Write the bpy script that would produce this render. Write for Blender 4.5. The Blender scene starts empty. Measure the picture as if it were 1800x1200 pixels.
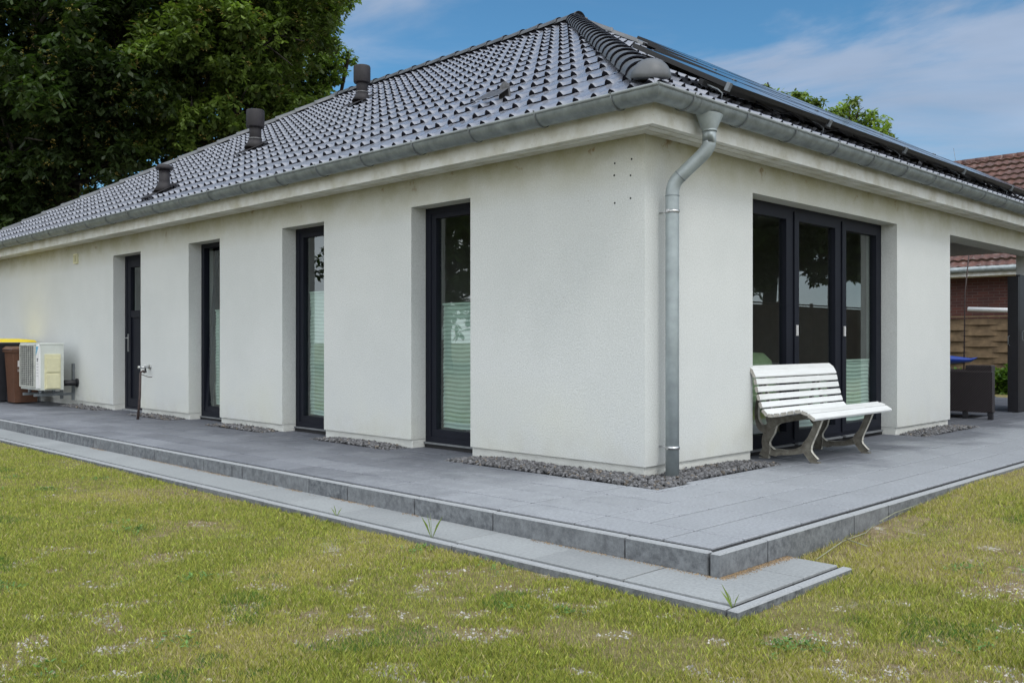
import bpy, bmesh, math, random
import numpy as np
from mathutils import Vector, Matrix
R = math.radians
random.seed(7); rng = np.random.default_rng(11)
S = bpy.context.scene; COL = S.collection

# ------------------------------------------------------------------ camera, sky, sun, exposure
cam_d = bpy.data.cameras.new("camera"); cam = bpy.data.objects.new("camera", cam_d); COL.objects.link(cam)
CAM = Vector((-5.516, -4.136, 1.0))
cam.location = CAM; cam.rotation_euler = (R(90.035), 0, R(-45)); cam_d.lens = 32.64; cam_d.sensor_width = 36
cam_d.clip_start = .05; cam_d.clip_end = 3000
S.camera = cam
S.view_settings.view_transform = 'Standard'; S.view_settings.look = 'None'
S.view_settings.exposure = 0.0; S.view_settings.gamma = 1; S.view_settings.use_curve_mapping = False
S.render.engine = 'CYCLES'
S.cycles.max_bounces = 6; S.cycles.transparent_max_bounces = 16; S.cycles.use_denoising = True
S.cycles.sample_clamp_indirect = 6

SUN_EL, SUN_AZ = 52, 198            # azimuth clockwise from +Y: sun stands over the south side
wd = bpy.data.worlds.new("World"); S.world = wd; wd.use_nodes = True
def world():
    nt = wd.node_tree; nt.nodes.clear(); N = nt.nodes.new; L = nt.links.new
    out = N('ShaderNodeOutputWorld'); bg = N('ShaderNodeBackground'); bg.inputs[1].default_value = .1
    sky = N('ShaderNodeTexSky'); sky.sky_type = 'NISHITA'; sky.sun_disc = False
    sky.sun_elevation = R(SUN_EL); sky.sun_rotation = R(SUN_AZ); sky.air_density = 1.0; sky.dust_density = .6; sky.ozone_density = 1.6
    tc = N('ShaderNodeTexCoord'); sep = N('ShaderNodeSeparateXYZ'); L(tc.outputs['Generated'], sep.inputs[0])
    # cloud plane projection: direction / (z + .18)
    add = N('ShaderNodeMath'); add.operation = 'ADD'; add.inputs[1].default_value = .16; L(sep.outputs[2], add.inputs[0])
    mx = N('ShaderNodeMath'); mx.operation = 'MAXIMUM'; mx.inputs[1].default_value = .05; L(add.outputs[0], mx.inputs[0])
    dv = N('ShaderNodeVectorMath'); dv.operation = 'DIVIDE'; L(tc.outputs['Generated'], dv.inputs[0])
    cmb = N('ShaderNodeCombineXYZ')
    for i in range(3): L(mx.outputs[0], cmb.inputs[i])
    L(cmb.outputs[0], dv.inputs[1])
    mp = N('ShaderNodeMapping'); mp.inputs['Scale'].default_value = (1.0, 1.0, 4.2); mp.inputs['Location'].default_value = (3.1, 1.7, .4)
    L(tc.outputs['Generated'], mp.inputs[0])
    n1 = N('ShaderNodeTexNoise'); n1.inputs['Scale'].default_value = 2.3; n1.inputs['Detail'].default_value = 8; n1.inputs['Roughness'].default_value = .56; n1.inputs['Distortion'].default_value = .5
    L(mp.outputs[0], n1.inputs[0])
    cr = N('ShaderNodeMapRange'); cr.inputs[1].default_value = .42; cr.inputs[2].default_value = .64; cr.interpolation_type = 'SMOOTHSTEP'; L(n1.outputs[0], cr.inputs[0])
    # cover grows towards the south and west (behind the viewer), thin and broken to the north east
    dot = N('ShaderNodeVectorMath'); dot.operation = 'DOT_PRODUCT'; dot.inputs[1].default_value = (.7071, .7071, .0); L(tc.outputs['Generated'], dot.inputs[0])
    cov = N('ShaderNodeMapRange'); cov.inputs[1].default_value = .72; cov.inputs[2].default_value = .05; cov.interpolation_type = 'SMOOTHSTEP'; L(dot.outputs['Value'], cov.inputs[0])
    fac = N('ShaderNodeMath'); fac.operation = 'MAXIMUM'; L(cov.outputs[0], fac.inputs[1])
    thin = N('ShaderNodeMath'); thin.operation = 'MULTIPLY'; thin.inputs[1].default_value = .82; L(cr.outputs[0], thin.inputs[0]); L(thin.outputs[0], fac.inputs[0])
    # cloud colour: thin lavender in the gaps, bright white overcast behind
    cc = N('ShaderNodeMixRGB'); cc.inputs[1].default_value = (4.1, 4.95, 6.5, 1); cc.inputs[2].default_value = CLOUD_BRIGHT
    L(cov.outputs[0], cc.inputs[0])
    n2 = N('ShaderNodeTexNoise'); n2.inputs['Scale'].default_value = 5.5; n2.inputs['Detail'].default_value = 6; L(mp.outputs[0], n2.inputs[0])
    n2r = N('ShaderNodeMapRange'); n2r.inputs[3].default_value = .75; n2r.inputs[4].default_value = 1.25; L(n2.outputs[0], n2r.inputs[0])
    cm = N('ShaderNodeVectorMath'); cm.operation = 'SCALE'; L(cc.outputs[0], cm.inputs[0]); L(n2r.outputs[0], cm.inputs['Scale'])
    # the clear part of the sky, a little deeper than the raw model
    tint = N('ShaderNodeMixRGB'); tint.blend_type = 'MULTIPLY'; tint.inputs[0].default_value = 1; tint.inputs[2].default_value = SKY_TINT; L(sky.outputs[0], tint.inputs[1])
    mix = N('ShaderNodeMixRGB'); L(fac.outputs[0], mix.inputs[0]); L(tint.outputs[0], mix.inputs[1]); L(cm.outputs[0], mix.inputs[2])
    L(mix.outputs[0], bg.inputs[0]); L(bg.outputs[0], out.inputs[0])
CLOUD_BRIGHT = (16.2, 17.0, 17.8, 1)
SKY_TINT = (.62, 1.08, 1.25, 1)
world()
sl = bpy.data.lights.new("sun", 'SUN'); sl.energy = 1.1; sl.angle = R(14); sl.color = (1, .96, .9)
so = bpy.data.objects.new("sun", sl); COL.objects.link(so)
az = R(SUN_AZ); el = R(SUN_EL)
sd = Vector((math.sin(az) * math.cos(el), math.cos(az) * math.cos(el), math.sin(el)))
so.rotation_euler = sd.to_track_quat('Z', 'Y').to_euler(); so.location = (0, -10, 20)

# ------------------------------------------------------------------ materials
def newmat(name):
    m = bpy.data.materials.new(name); m.use_nodes = True; nt = m.node_tree
    b = nt.nodes.get('Principled BSDF'); return m, nt, b
def noise(nt, scale, detail=3, rough=.5, coord='Object', vec=None, stretch=None):
    tc = nt.nodes.new('ShaderNodeTexCoord'); n = nt.nodes.new('ShaderNodeTexNoise')
    n.inputs['Scale'].default_value = scale; n.inputs['Detail'].default_value = detail; n.inputs['Roughness'].default_value = rough
    src = tc.outputs[coord]
    if stretch:
        mp = nt.nodes.new('ShaderNodeMapping'); mp.inputs['Scale'].default_value = stretch; nt.links.new(src, mp.inputs[0]); src = mp.outputs[0]
    nt.links.new(src, n.inputs[0]); return n
def rng_(nt, src, a, b, c=0., d=1.):
    m = nt.nodes.new('ShaderNodeMapRange'); m.inputs[1].default_value = a; m.inputs[2].default_value = b; m.inputs[3].default_value = c; m.inputs[4].default_value = d
    nt.links.new(src, m.inputs[0]); return m.outputs[0]
def mixc(nt, fac, c1, c2, mode='MIX'):
    m = nt.nodes.new('ShaderNodeMixRGB'); m.blend_type = mode
    for i, c in ((0, fac), (1, c1), (2, c2)):
        if hasattr(c, 'links'): nt.links.new(c, m.inputs[i])
        elif i == 0: m.inputs[0].default_value = c
        else: m.inputs[i].default_value = (*c, 1)
    return m.outputs[0]
def math_(nt, op, a, b):
    m = nt.nodes.new('ShaderNodeMath'); m.operation = op
    for i, c in ((0, a), (1, b)):
        if hasattr(c, 'links'): nt.links.new(c, m.inputs[i])
        else: m.inputs[i].default_value = c
    return m.outputs[0]
def bump(nt, b, src, strength, dist=.01):
    bp = nt.nodes.new('ShaderNodeBump'); bp.inputs['Strength'].default_value = strength; bp.inputs['Distance'].default_value = dist
    nt.links.new(src, bp.inputs['Height']); nt.links.new(bp.outputs[0], b.inputs['Normal'])
def simple(name, col, rough=.6, metal=0., var=.25, scale=12, bmp=0., bscale=200, spec=.5, coat=0.):
    m, nt, b = newmat(name)
    n = noise(nt, scale, 4, .6); f = rng_(nt, n.outputs[0], .3, .7, 1 - var, 1 + var)
    v = nt.nodes.new('ShaderNodeVectorMath'); v.operation = 'SCALE'; v.inputs[0].default_value = col; nt.links.new(f, v.inputs['Scale'])
    nt.links.new(v.outputs[0], b.inputs['Base Color'])
    b.inputs['Roughness'].default_value = rough; b.inputs['Metallic'].default_value = metal; b.inputs['Specular IOR Level'].default_value = spec
    b.inputs['Coat Weight'].default_value = coat
    if bmp:
        n2 = noise(nt, bscale, 3, .6); bump(nt, b, n2.outputs[0], bmp)
    return m
M = {}
def mk_plaster():
    m, nt, b = newmat('plaster'); N = nt.nodes.new; L = nt.links.new
    geo = N('ShaderNodeNewGeometry'); sp = N('ShaderNodeSeparateXYZ'); L(geo.outputs['Position'], sp.inputs[0])
    big = noise(nt, .9, 4, .6); fine = noise(nt, 80, 4, .75); speck = noise(nt, 75, 2, .5)
    base = mixc(nt, rng_(nt, big.outputs[0], .35, .65), (.595, .618, .612), (.65, .67, .662))
    base = mixc(nt, rng_(nt, fine.outputs[0], .35, .62, .45, 0), base, (.37, .385, .38))
    # algae-brown deposit under the soffit, in drifts
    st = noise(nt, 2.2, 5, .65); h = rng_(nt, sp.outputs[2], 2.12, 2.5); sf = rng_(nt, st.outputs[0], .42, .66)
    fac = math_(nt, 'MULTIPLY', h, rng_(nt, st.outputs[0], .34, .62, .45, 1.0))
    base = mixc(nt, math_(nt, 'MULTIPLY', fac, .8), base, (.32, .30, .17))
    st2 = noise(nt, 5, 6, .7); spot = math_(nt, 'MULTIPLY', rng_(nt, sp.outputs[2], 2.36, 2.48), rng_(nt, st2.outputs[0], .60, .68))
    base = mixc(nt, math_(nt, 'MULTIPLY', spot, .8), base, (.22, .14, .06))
    # faint green film low down and at arrises
    lo = math_(nt, 'MULTIPLY', rng_(nt, sp.outputs[2], .75, .05), rng_(nt, big.outputs[0], .42, .7, 0, .5))
    base = mixc(nt, lo, base, (.55, .56, .44))
    spl = math_(nt, 'MULTIPLY', rng_(nt, sp.outputs[2], .34, .09), rng_(nt, st2.outputs[0], .42, .62)); base = mixc(nt, math_(nt, 'MULTIPLY', spl, .16), base, (.34, .31, .24))
    # dirt splash points
    v = N('ShaderNodeTexVoronoi'); v.inputs['Scale'].default_value = 5.5; tc = N('ShaderNodeTexCoord'); L(tc.outputs['Object'], v.inputs[0])
    base = mixc(nt, rng_(nt, v.outputs[0], .028, .018, 0, .55), base, (.22, .2, .17))
    L(base, b.inputs['Base Color']); b.inputs['Roughness'].default_value = .95; b.inputs['Specular IOR Level'].default_value = .15
    hgt = mixc(nt, .5, fine.outputs[0], speck.outputs[0]); bump(nt, b, hgt, .7, .006)
    return m
M['plaster'] = mk_plaster()
M['plinth'] = simple('plinth', (.60, .61, .58), .95, var=.12, scale=3, bmp=.5, bscale=120, spec=.15)
def mk_trimwhite():
    m, nt, b = newmat('white_trim'); N = nt.nodes.new; L = nt.links.new
    n = noise(nt, 3.5, 5, .65); n2 = noise(nt, 40, 3, .6)
    c = mixc(nt, rng_(nt, n.outputs[0], .42, .7, 0, .75), (.70, .715, .70), (.42, .40, .30))
    c = mixc(nt, rng_(nt, n2.outputs[0], .66, .72, 0, .5), c, (.3, .27, .2))
    L(c, b.inputs['Base Color']); b.inputs['Roughness'].default_value = .55; return m
M['trim'] = mk_trimwhite()
M['zinc'] = simple('zinc', (.235, .27, .285), .52, metal=.55, var=.28, scale=9, bmp=.12, bscale=30)
M['zinc_dark'] = simple('zinc_dark', (.20, .22, .235), .55, metal=.6, var=.3, scale=9)
M['pipe_zinc'] = simple('pipe_zinc', (.31, .355, .37), .5, metal=.3, var=.16, scale=7)
M['zinc_rim'] = simple('zinc_rim', (.21, .235, .245), .6, metal=.3, var=.2, scale=9)
M['anthracite'] = simple('anthracite', (.0065, .008, .015), .55, var=.1, scale=4, spec=.22)
M['black_gap'] = simple('black_gap', (.012, .012, .013), .8)
def mk_tile():
    m, nt, b = newmat('roof_tile_glaze'); L = nt.links.new
    n = noise(nt, 1.6, 5, .6); n2 = noise(nt, 60, 2, .5)
    c = mixc(nt, rng_(nt, n.outputs[0], .3, .7), (.19, .20, .235), (.235, .248, .29))
    L(c, b.inputs['Base Color']); L(rng_(nt, n.outputs[0], .3, .7, .22, .34), b.inputs['Roughness'])
    b.inputs['Specular IOR Level'].default_value = .75; b.inputs['Coat Weight'].default_value = .4; b.inputs['Coat Roughness'].default_value = .25; return m
M['tile'] = mk_tile(); M['cap_tile'] = simple('ridge_tile', (.105, .112, .122), .5, var=.2, scale=6)
M['vent'] = simple('vent_plastic', (.013, .011, .014), .65, var=.3, scale=14)
M['vent_galv'] = simple('vent_collar', (.10, .10, .105), .5, metal=.3, var=.5, scale=25)
def mk_paving(name, c1, c2, rough=.6, pale_tone=None):
    m, nt, b = newmat(name); N = nt.nodes.new; L = nt.links.new
    at = N('ShaderNodeAttribute'); at.attribute_name = 'tint'
    n = noise(nt, 1.3, 5, .6); n2 = noise(nt, 55, 4, .7); n3 = noise(nt, 7, 4, .65)
    f = math_(nt, 'ADD', math_(nt, 'MULTIPLY', at.outputs['Fac'], .45), rng_(nt, n.outputs[0], .3, .7, .1, .75))
    c = mixc(nt, f, c1, c2)
    if pale_tone:
        geo = N('ShaderNodeNewGeometry'); sp = N('ShaderNodeSeparateXYZ'); L(geo.outputs['Position'], sp.inputs[0])
        wv = math_(nt, 'ADD', sp.outputs[1], rng_(nt, n3.outputs[0], .3, .7, -1.0, 1.0)); c = mixc(nt, rng_(nt, wv, 2.4, -.6, 0, .62), c, pale_tone)  # slabs blend paler towards the south, edge broken by noise
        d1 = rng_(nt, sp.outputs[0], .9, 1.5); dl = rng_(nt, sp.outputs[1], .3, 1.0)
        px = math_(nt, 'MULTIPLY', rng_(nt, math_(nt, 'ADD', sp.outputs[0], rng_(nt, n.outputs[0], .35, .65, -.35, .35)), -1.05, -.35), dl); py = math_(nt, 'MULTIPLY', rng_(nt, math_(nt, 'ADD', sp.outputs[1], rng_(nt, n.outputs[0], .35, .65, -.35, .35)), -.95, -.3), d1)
        wall_band = math_(nt, 'MULTIPLY', math_(nt, 'MAXIMUM', px, py), .78); c = mixc(nt, wall_band, c, (.06, .066, .085))  # slabs darker towards the walls, band edge broken by noise
    c = mixc(nt, rng_(nt, n2.outputs[0], .3, .7, 0, .45), c, tuple(x * .5 for x in c1))
    c = mixc(nt, rng_(nt, n3.outputs[0], .58, .8, 0, .4), c, (.30, .31, .32))
    L(c, b.inputs['Base Color']); L(rng_(nt, n.outputs[0], .3, .7, rough - .12, rough + .15), b.inputs['Roughness'])
    bump(nt, b, n2.outputs[0], .35, .003); return m
M['slab'] = mk_paving('paving_slab', (.105, .112, .135), (.27, .285, .32), .62, pale_tone=(.43, .455, .485))
M['slab_light'] = mk_paving('step_slab', (.25, .265, .275), (.36, .38, .39), .75)
def mk_kerb():
    m, nt, b = newmat('kerb_concrete'); N = nt.nodes.new; L = nt.links.new
    at = N('ShaderNodeAttribute'); at.attribute_name = 'tint'; geo = N('ShaderNodeNewGeometry')
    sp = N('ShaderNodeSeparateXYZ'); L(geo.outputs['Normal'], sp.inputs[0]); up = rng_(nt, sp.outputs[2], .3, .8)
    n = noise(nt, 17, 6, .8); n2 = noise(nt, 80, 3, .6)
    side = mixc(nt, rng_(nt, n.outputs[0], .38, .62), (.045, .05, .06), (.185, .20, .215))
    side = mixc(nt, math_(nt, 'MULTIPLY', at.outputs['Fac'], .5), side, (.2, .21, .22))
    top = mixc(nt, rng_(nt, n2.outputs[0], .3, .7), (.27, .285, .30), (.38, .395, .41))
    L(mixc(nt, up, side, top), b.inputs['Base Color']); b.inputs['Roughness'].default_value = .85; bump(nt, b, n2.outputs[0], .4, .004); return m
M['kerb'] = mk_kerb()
def mk_soil():
    m, nt, b = newmat('lawn_soil'); N = nt.nodes.new; L = nt.links.new
    a = noise(nt, .8, 4, .6); c_ = noise(nt, 7, 5, .7); f = noise(nt, 60, 4, .75)
    c = mixc(nt, rng_(nt, c_.outputs[0], .35, .65), (.22, .165, .09), (.38, .31, .20))
    c = mixc(nt, rng_(nt, a.outputs[0], .40, .62, 0, .75), c, (.22, .225, .06))
    c = mixc(nt, rng_(nt, f.outputs[0], .35, .65, .5, 0), c, (.08, .06, .03))
    g = noise(nt, 3.4, 5, .7); c = mixc(nt, math_(nt, 'MULTIPLY', rng_(nt, g.outputs[0], .60, .68), rng_(nt, f.outputs[0], .4, .6)), c, (.58, .56, .52))
    L(c, b.inputs['Base Color']); b.inputs['Roughness'].default_value = .95; b.inputs['Specular IOR Level'].default_value = .1
    bump(nt, b, mixc(nt, .5, c_.outputs[0], f.outputs[0]), 1., .03); return m
M['soil'] = mk_soil()
def mk_leafy(name, trans=.35, rough=.5, spec=.4):
    m, nt, b = newmat(name); N = nt.nodes.new; L = nt.links.new
    at = N('ShaderNodeAttribute'); at.attribute_name = 'tint'; L(at.outputs['Color'], b.inputs['Base Color'])
    b.inputs['Roughness'].default_value = rough; b.inputs['Specular IOR Level'].default_value = spec
    t = N('ShaderNodeBsdfTranslucent'); vs = N('ShaderNodeMixRGB'); vs.blend_type = 'MULTIPLY'; vs.inputs[0].default_value = 1; vs.inputs[2].default_value = (1.5, 1.7, .7, 1)
    L(at.outputs['Color'], vs.inputs[1]); L(vs.outputs[0], t.inputs[0])
    mx = N('ShaderNodeMixShader'); mx.inputs[0].default_value = trans; L(b.outputs[0], mx.inputs[1]); L(t.outputs[0], mx.inputs[2])
    L(mx.outputs[0], nt.nodes['Material Output'].inputs[0]); return m
M['leaf'] = mk_leafy('leaf'); M['grass'] = mk_leafy('grass_blade', .15, .6, .25)
def mk_tint(name, rough=.85):
    m, nt, b = newmat(name); at = nt.nodes.new('ShaderNodeAttribute'); at.attribute_name = 'tint'
    n = noise(nt, 90, 3, .6); nt.links.new(mixc(nt, rng_(nt, n.outputs[0], .3, .7, .5, 0), at.outputs['Color'], (.05, .05, .05)), b.inputs['Base Color'])
    b.inputs['Roughness'].default_value = rough; return m
M['stone'] = mk_tint('basalt_chips')
M['bark'] = simple('bark', (.03, .025, .02), .9, var=.4, scale=8, bmp=.8, bscale=20)
def mk_glass():
    m, nt, b = newmat('window_glass'); N = nt.nodes.new; L = nt.links.new; nt.nodes.remove(b)
    ge = N('ShaderNodeNewGeometry'); dt = N('ShaderNodeVectorMath'); dt.operation = 'DOT_PRODUCT'; L(ge.outputs['Normal'], dt.inputs[0]); L(ge.outputs['Incoming'], dt.inputs[1])
    ab = math_(nt, 'ABSOLUTE', dt.outputs['Value'], 0); f2 = math_(nt, 'ADD', math_(nt, 'MULTIPLY', math_(nt, 'POWER', math_(nt, 'SUBTRACT', 1.0, ab), 4.0), .85), .13)
    tr = N('ShaderNodeBsdfTransparent'); tr.inputs[0].default_value = (.80, .88, .85, 1)
    gl = N('ShaderNodeBsdfGlossy'); gl.inputs['Roughness'].default_value = .0; gl.inputs[0].default_value = (.95, 1, .99, 1)
    mx = N('ShaderNodeMixShader'); L(f2, mx.inputs[0]); L(tr.outputs[0], mx.inputs[1]); L(gl.outputs[0], mx.inputs[2])
    L(mx.outputs[0], nt.nodes['Material Output'].inputs[0]); return m
M['glass'] = mk_glass()
M['blind'] = simple('blind_fabric', (.42, .50, .46), .9, var=.06, scale=6)
M['curtain'] = simple('curtain_fabric', (.5, .5, .46), .9, var=.1)
M['inner_wall'] = simple('inner_wall', (.34, .31, .31), .9, var=.05)
M['inner_floor'] = simple('inner_floor', (.10, .075, .055), .5, var=.2)
def mk_benchwhite():
    m, nt, b = newmat('white_paint'); n = noise(nt, 22, 5, .7, stretch=(.15, 1, 1)); n2 = noise(nt, 60, 3, .6)
    c = mixc(nt, rng_(nt, n.outputs[0], .5, .75, 0, .5), (.70, .715, .715), (.52, .52, .49))
    nt.links.new(c, b.inputs['Base Color']); b.inputs['Roughness'].default_value = .45; bump(nt, b, n2.outputs[0], .12, .002); return m
M['bench_white'] = mk_benchwhite()
def mk_castiron():
    m, nt, b = newmat('weathered_cast_iron'); n = noise(nt, 16, 5, .7); n2 = noise(nt, 70, 3, .7)
    c = mixc(nt, rng_(nt, n.outputs[0], .38, .66), (.11, .10, .08), (.21, .20, .17))
    c = mixc(nt, rng_(nt, n2.outputs[0], .6, .7, 0, .6), c, (.09, .08, .06))
    nt.links.new(c, b.inputs['Base Color']); b.inputs['Roughness'].default_value = .75; bump(nt, b, n2.outputs[0], .4, .003); return m
M['castiron'] = mk_castiron()
M['castiron_edge'] = simple('cast_iron_edge', (.44, .43, .38), .7, var=.3, scale=25)
M['cell_wood'] = simple('slat_end_grain', (.42, .40, .36), .8, var=.3, scale=60)
M['panel_glass'] = simple('solar_glass', (.012, .014, .022), .10, var=.1, spec=.6)
M['panel_frame'] = simple('solar_frame', (.010, .010, .011), .40, var=.1, metal=.2)
M['alu'] = simple('aluminium', (.62, .64, .66), .35, metal=.9, var=.1)
M['sill_metal'] = simple('sill_metal', (.17, .18, .19), .6, metal=.2, var=.15)
M['steel'] = simple('stainless_steel', (.55, .56, .57), .28, metal=1., var=.1)
M['cream'] = simple('cream_plastic', (.62, .60, .40), .6, var=.08)
M['ac_white'] = simple('painted_sheet_metal', (.55, .585, .555), .5, var=.08, scale=5)
M['ac_dark'] = simple('grille_dark', (.10, .11, .11), .6)
M['ac_grille'] = simple('grille_wire', (.45, .46, .43), .5)
M['blue_mark'] = simple('blue_mark', (.05, .38, .62), .5, var=.02); M['dark_mark'] = simple('dark_mark', (.02, .03, .04), .5)
M['black_plastic'] = simple('black_plastic', (.014, .014, .018), .5, var=.2)
M['yellow_plastic'] = simple('yellow_plastic', (.72, .56, .02), .45, var=.06)
M['brown_plastic'] = simple('brown_plastic', (.105, .048, .028), .55, var=.15)
M['label_white'] = simple('label_white', (.7, .7, .7), .6, var=.02)
M['rust'] = simple('dark_rust', (.045, .03, .028), .7, var=.4, scale=30)
def mk_wicker():
    m, nt, b = newmat('wicker'); N = nt.nodes.new; L = nt.links.new
    tc = N('ShaderNodeTexCoord'); w = N('ShaderNodeTexWave'); w.inputs['Scale'].default_value = 26; w.bands_direction = 'Z'
    w2 = N('ShaderNodeTexWave'); w2.inputs['Scale'].default_value = 20; w2.bands_direction = 'DIAGONAL'; L(tc.outputs['Object'], w.inputs[0]); L(tc.outputs['Object'], w2.inputs[0])
    f = math_(nt, 'MULTIPLY', w.outputs[0], w2.outputs[0]); L(mixc(nt, f, (.016, .012, .014), (.075, .062, .066)), b.inputs['Base Color'])
    b.inputs['Roughness'].default_value = .5; bump(nt, b, f, .8, .01); return m
M['wicker'] = mk_wicker()
def mk_brick():
    m, nt, b = newmat('red_brick'); N = nt.nodes.new; L = nt.links.new
    tc = N('ShaderNodeTexCoord'); mp = N('ShaderNodeMapping'); mp.inputs['Rotation'].default_value = (R(90), 0, R(90)); 
    sp = N('ShaderNodeSeparateXYZ'); cb = N('ShaderNodeCombineXYZ'); L(tc.outputs['Object'], sp.inputs[0]); L(sp.outputs[1], cb.inputs[0]); L(sp.outputs[2], cb.inputs[1])
    br = N('ShaderNodeTexBrick'); br.inputs['Scale'].default_value = 1; br.inputs['Brick Width'].default_value = .25; br.inputs['Row Height'].default_value = .075; br.inputs['Mortar Size'].default_value = .006
    br.inputs[1].default_value = (.115, .040, .032, 1); br.inputs[2].default_value = (.075, .030, .028, 1); br.inputs[3].default_value = (.13, .10, .09, 1); L(cb.outputs[0], br.inputs[0])
    n = noise(nt, 2, 4, .6); L(mixc(nt, rng_(nt, n.outputs[0], .3, .7, 0, .5), br.outputs[0], (.06, .03, .03)), b.inputs['Base Color']); b.inputs['Roughness'].default_value = .9; return m
M['brick'] = mk_brick()
def mk_redtile():
    m, nt, b = newmat('weathered_clay_tile'); n = noise(nt, 2.2, 5, .7); n2 = noise(nt, 9, 5, .7)
    c = mixc(nt, rng_(nt, n.outputs[0], .35, .65), (.125, .055, .042), (.085, .048, .044))
    c = mixc(nt, rng_(nt, n2.outputs[0], .55, .68, 0, .75), c, (.24, .21, .20)); nt.links.new(c, b.inputs['Base Color']); b.inputs['Roughness'].default_value = .8; return m
M['red_tile'] = mk_redtile()
M['fence_wood'] = simple('fence_wood', (.16, .108, .06), .85, var=.35, scale=6, bmp=.3, bscale=60)
M['fence_dark'] = simple('old_fence_wood', (.085, .055, .035), .85, var=.4, scale=6)
M['kayak'] = simple('kayak_plastic', (.012, .045, .28), .35, var=.1)
M['shed_roof'] = simple('shed_roof', (.05, .045, .045), .8)
M['chair_green'] = simple('pale_green_upholstery', (.34, .44, .26), .8, var=.1)
M['hose'] = simple('pale_cable', (.24, .25, .17), .6)
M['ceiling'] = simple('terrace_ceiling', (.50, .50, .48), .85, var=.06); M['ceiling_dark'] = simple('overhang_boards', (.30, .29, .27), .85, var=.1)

# ------------------------------------------------------------------ mesh builder
class MB:
    def __init__(s): s.v = []; s.f = []; s.mi = []; s.sm = []; s.t = []
    def add(s, vs, fs, mi=0, smooth=False, tint=0.):
        o = len(s.v); s.v += [tuple(v) for v in vs]
        for f in fs: s.f.append([o + i for i in f]); s.mi.append(mi); s.sm.append(smooth); s.t.append(tint)
    def box(s, x0, x1, y0, y1, z0, z1, mi=0, tint=0.):
        v = [(x0, y0, z0), (x1, y0, z0), (x1, y1, z0), (x0, y1, z0), (x0, y0, z1), (x1, y0, z1), (x1, y1, z1), (x0, y1, z1)]
        s.add(v, [(0, 3, 2, 1), (4, 5, 6, 7), (0, 1, 5, 4), (1, 2, 6, 5), (2, 3, 7, 6), (3, 0, 4, 7)], mi, False, tint)
    def bbox(s, x0, x1, y0, y1, z0, z1, b=.005, mi=0, tint=0.):
        """box whose top edges are chamfered"""
        lo = [(x0, y0, z0), (x1, y0, z0), (x1, y1, z0), (x0, y1, z0)]; md = [(x, y, z1 - b) for x, y, _ in lo]
        hi = [(x0 + b, y0 + b, z1), (x1 - b, y0 + b, z1), (x1 - b, y1 - b, z1), (x0 + b, y1 - b, z1)]
        s.add(lo + md + hi, [(3, 2, 1, 0), (0, 1, 5, 4), (1, 2, 6, 5), (2, 3, 7, 6), (3, 0, 4, 7), (4, 5, 9, 8), (5, 6, 10, 9), (6, 7, 11, 10), (7, 4, 8, 11), (8, 9, 10, 11)], mi, False, tint)
    def tube(s, pts, rad, n=12, mi=0, smooth=True, cap=True, tint=0.):
        pts = [Vector(p) for p in pts]; rr = rad if isinstance(rad, (list, tuple)) else [rad] * len(pts)
        vs = []; up = None
        for i, p in enumerate(pts):
            d = (pts[min(i + 1, len(pts) - 1)] - pts[max(i - 1, 0)]).normalized()
            if up is None: up = Vector((0, 0, 1)) if abs(d.z) < .9 else Vector((1, 0, 0))
            a = d.cross(up).normalized(); up = a.cross(d).normalized()
            for k in range(n):
                t = 2 * math.pi * k / n; vs.append(p + a * rr[i] * math.cos(t) + up * rr[i] * math.sin(t))
        fs = [(i * n + k, i * n + (k + 1) % n, (i + 1) * n + (k + 1) % n, (i + 1) * n + k) for i in range(len(pts) - 1) for k in range(n)]
        s.add(vs, fs, mi, smooth, tint)
        if cap:
            o = len(s.v) - len(vs)
            for base, rev in ((0, True), ((len(pts) - 1) * n, False)):
                f = [o + base + k for k in range(n)]; s.f.append(f[::-1] if rev else f); s.mi.append(mi); s.sm.append(False); s.t.append(tint)
    def prism(s, poly, axis, a, b, mi=0):
        """closed polygon (2-D) extruded along an axis"""
        n = len(poly)
        def P(q, t): return (t, q[0], q[1]) if axis == 0 else (q[0], t, q[1]) if axis == 1 else (q[0], q[1], t)
        s.add([P(q, a) for q in poly] + [P(q, b) for q in poly], [tuple(range(n))[::-1], tuple(range(n, 2 * n))] + [(i, (i + 1) % n, n + (i + 1) % n, n + i) for i in range(n)], mi)
    def build(s, name, mats, parent=None, auto_normals=True, tint=False, loc=None):
        me = bpy.data.meshes.new(name); me.from_pydata(s.v, [], s.f)
        for m in (mats if isinstance(mats, (list, tuple)) else [mats]): me.materials.append(M[m])
        me.polygons.foreach_set('material_index', s.mi); me.polygons.foreach_set('use_smooth', s.sm)
        if tint:
            at = me.attributes.new('tint', 'FLOAT', 'FACE'); at.data.foreach_set('value', s.t)
        me.update()
        if auto_normals:
            bm = bmesh.new(); bm.from_mesh(me); bmesh.ops.recalc_face_normals(bm, faces=bm.faces); bm.to_mesh(me); bm.free()
        o = bpy.data.objects.new(name, me); COL.objects.link(o)
        if loc: o.location = loc
        if parent: o.parent = parent
        return o
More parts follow.
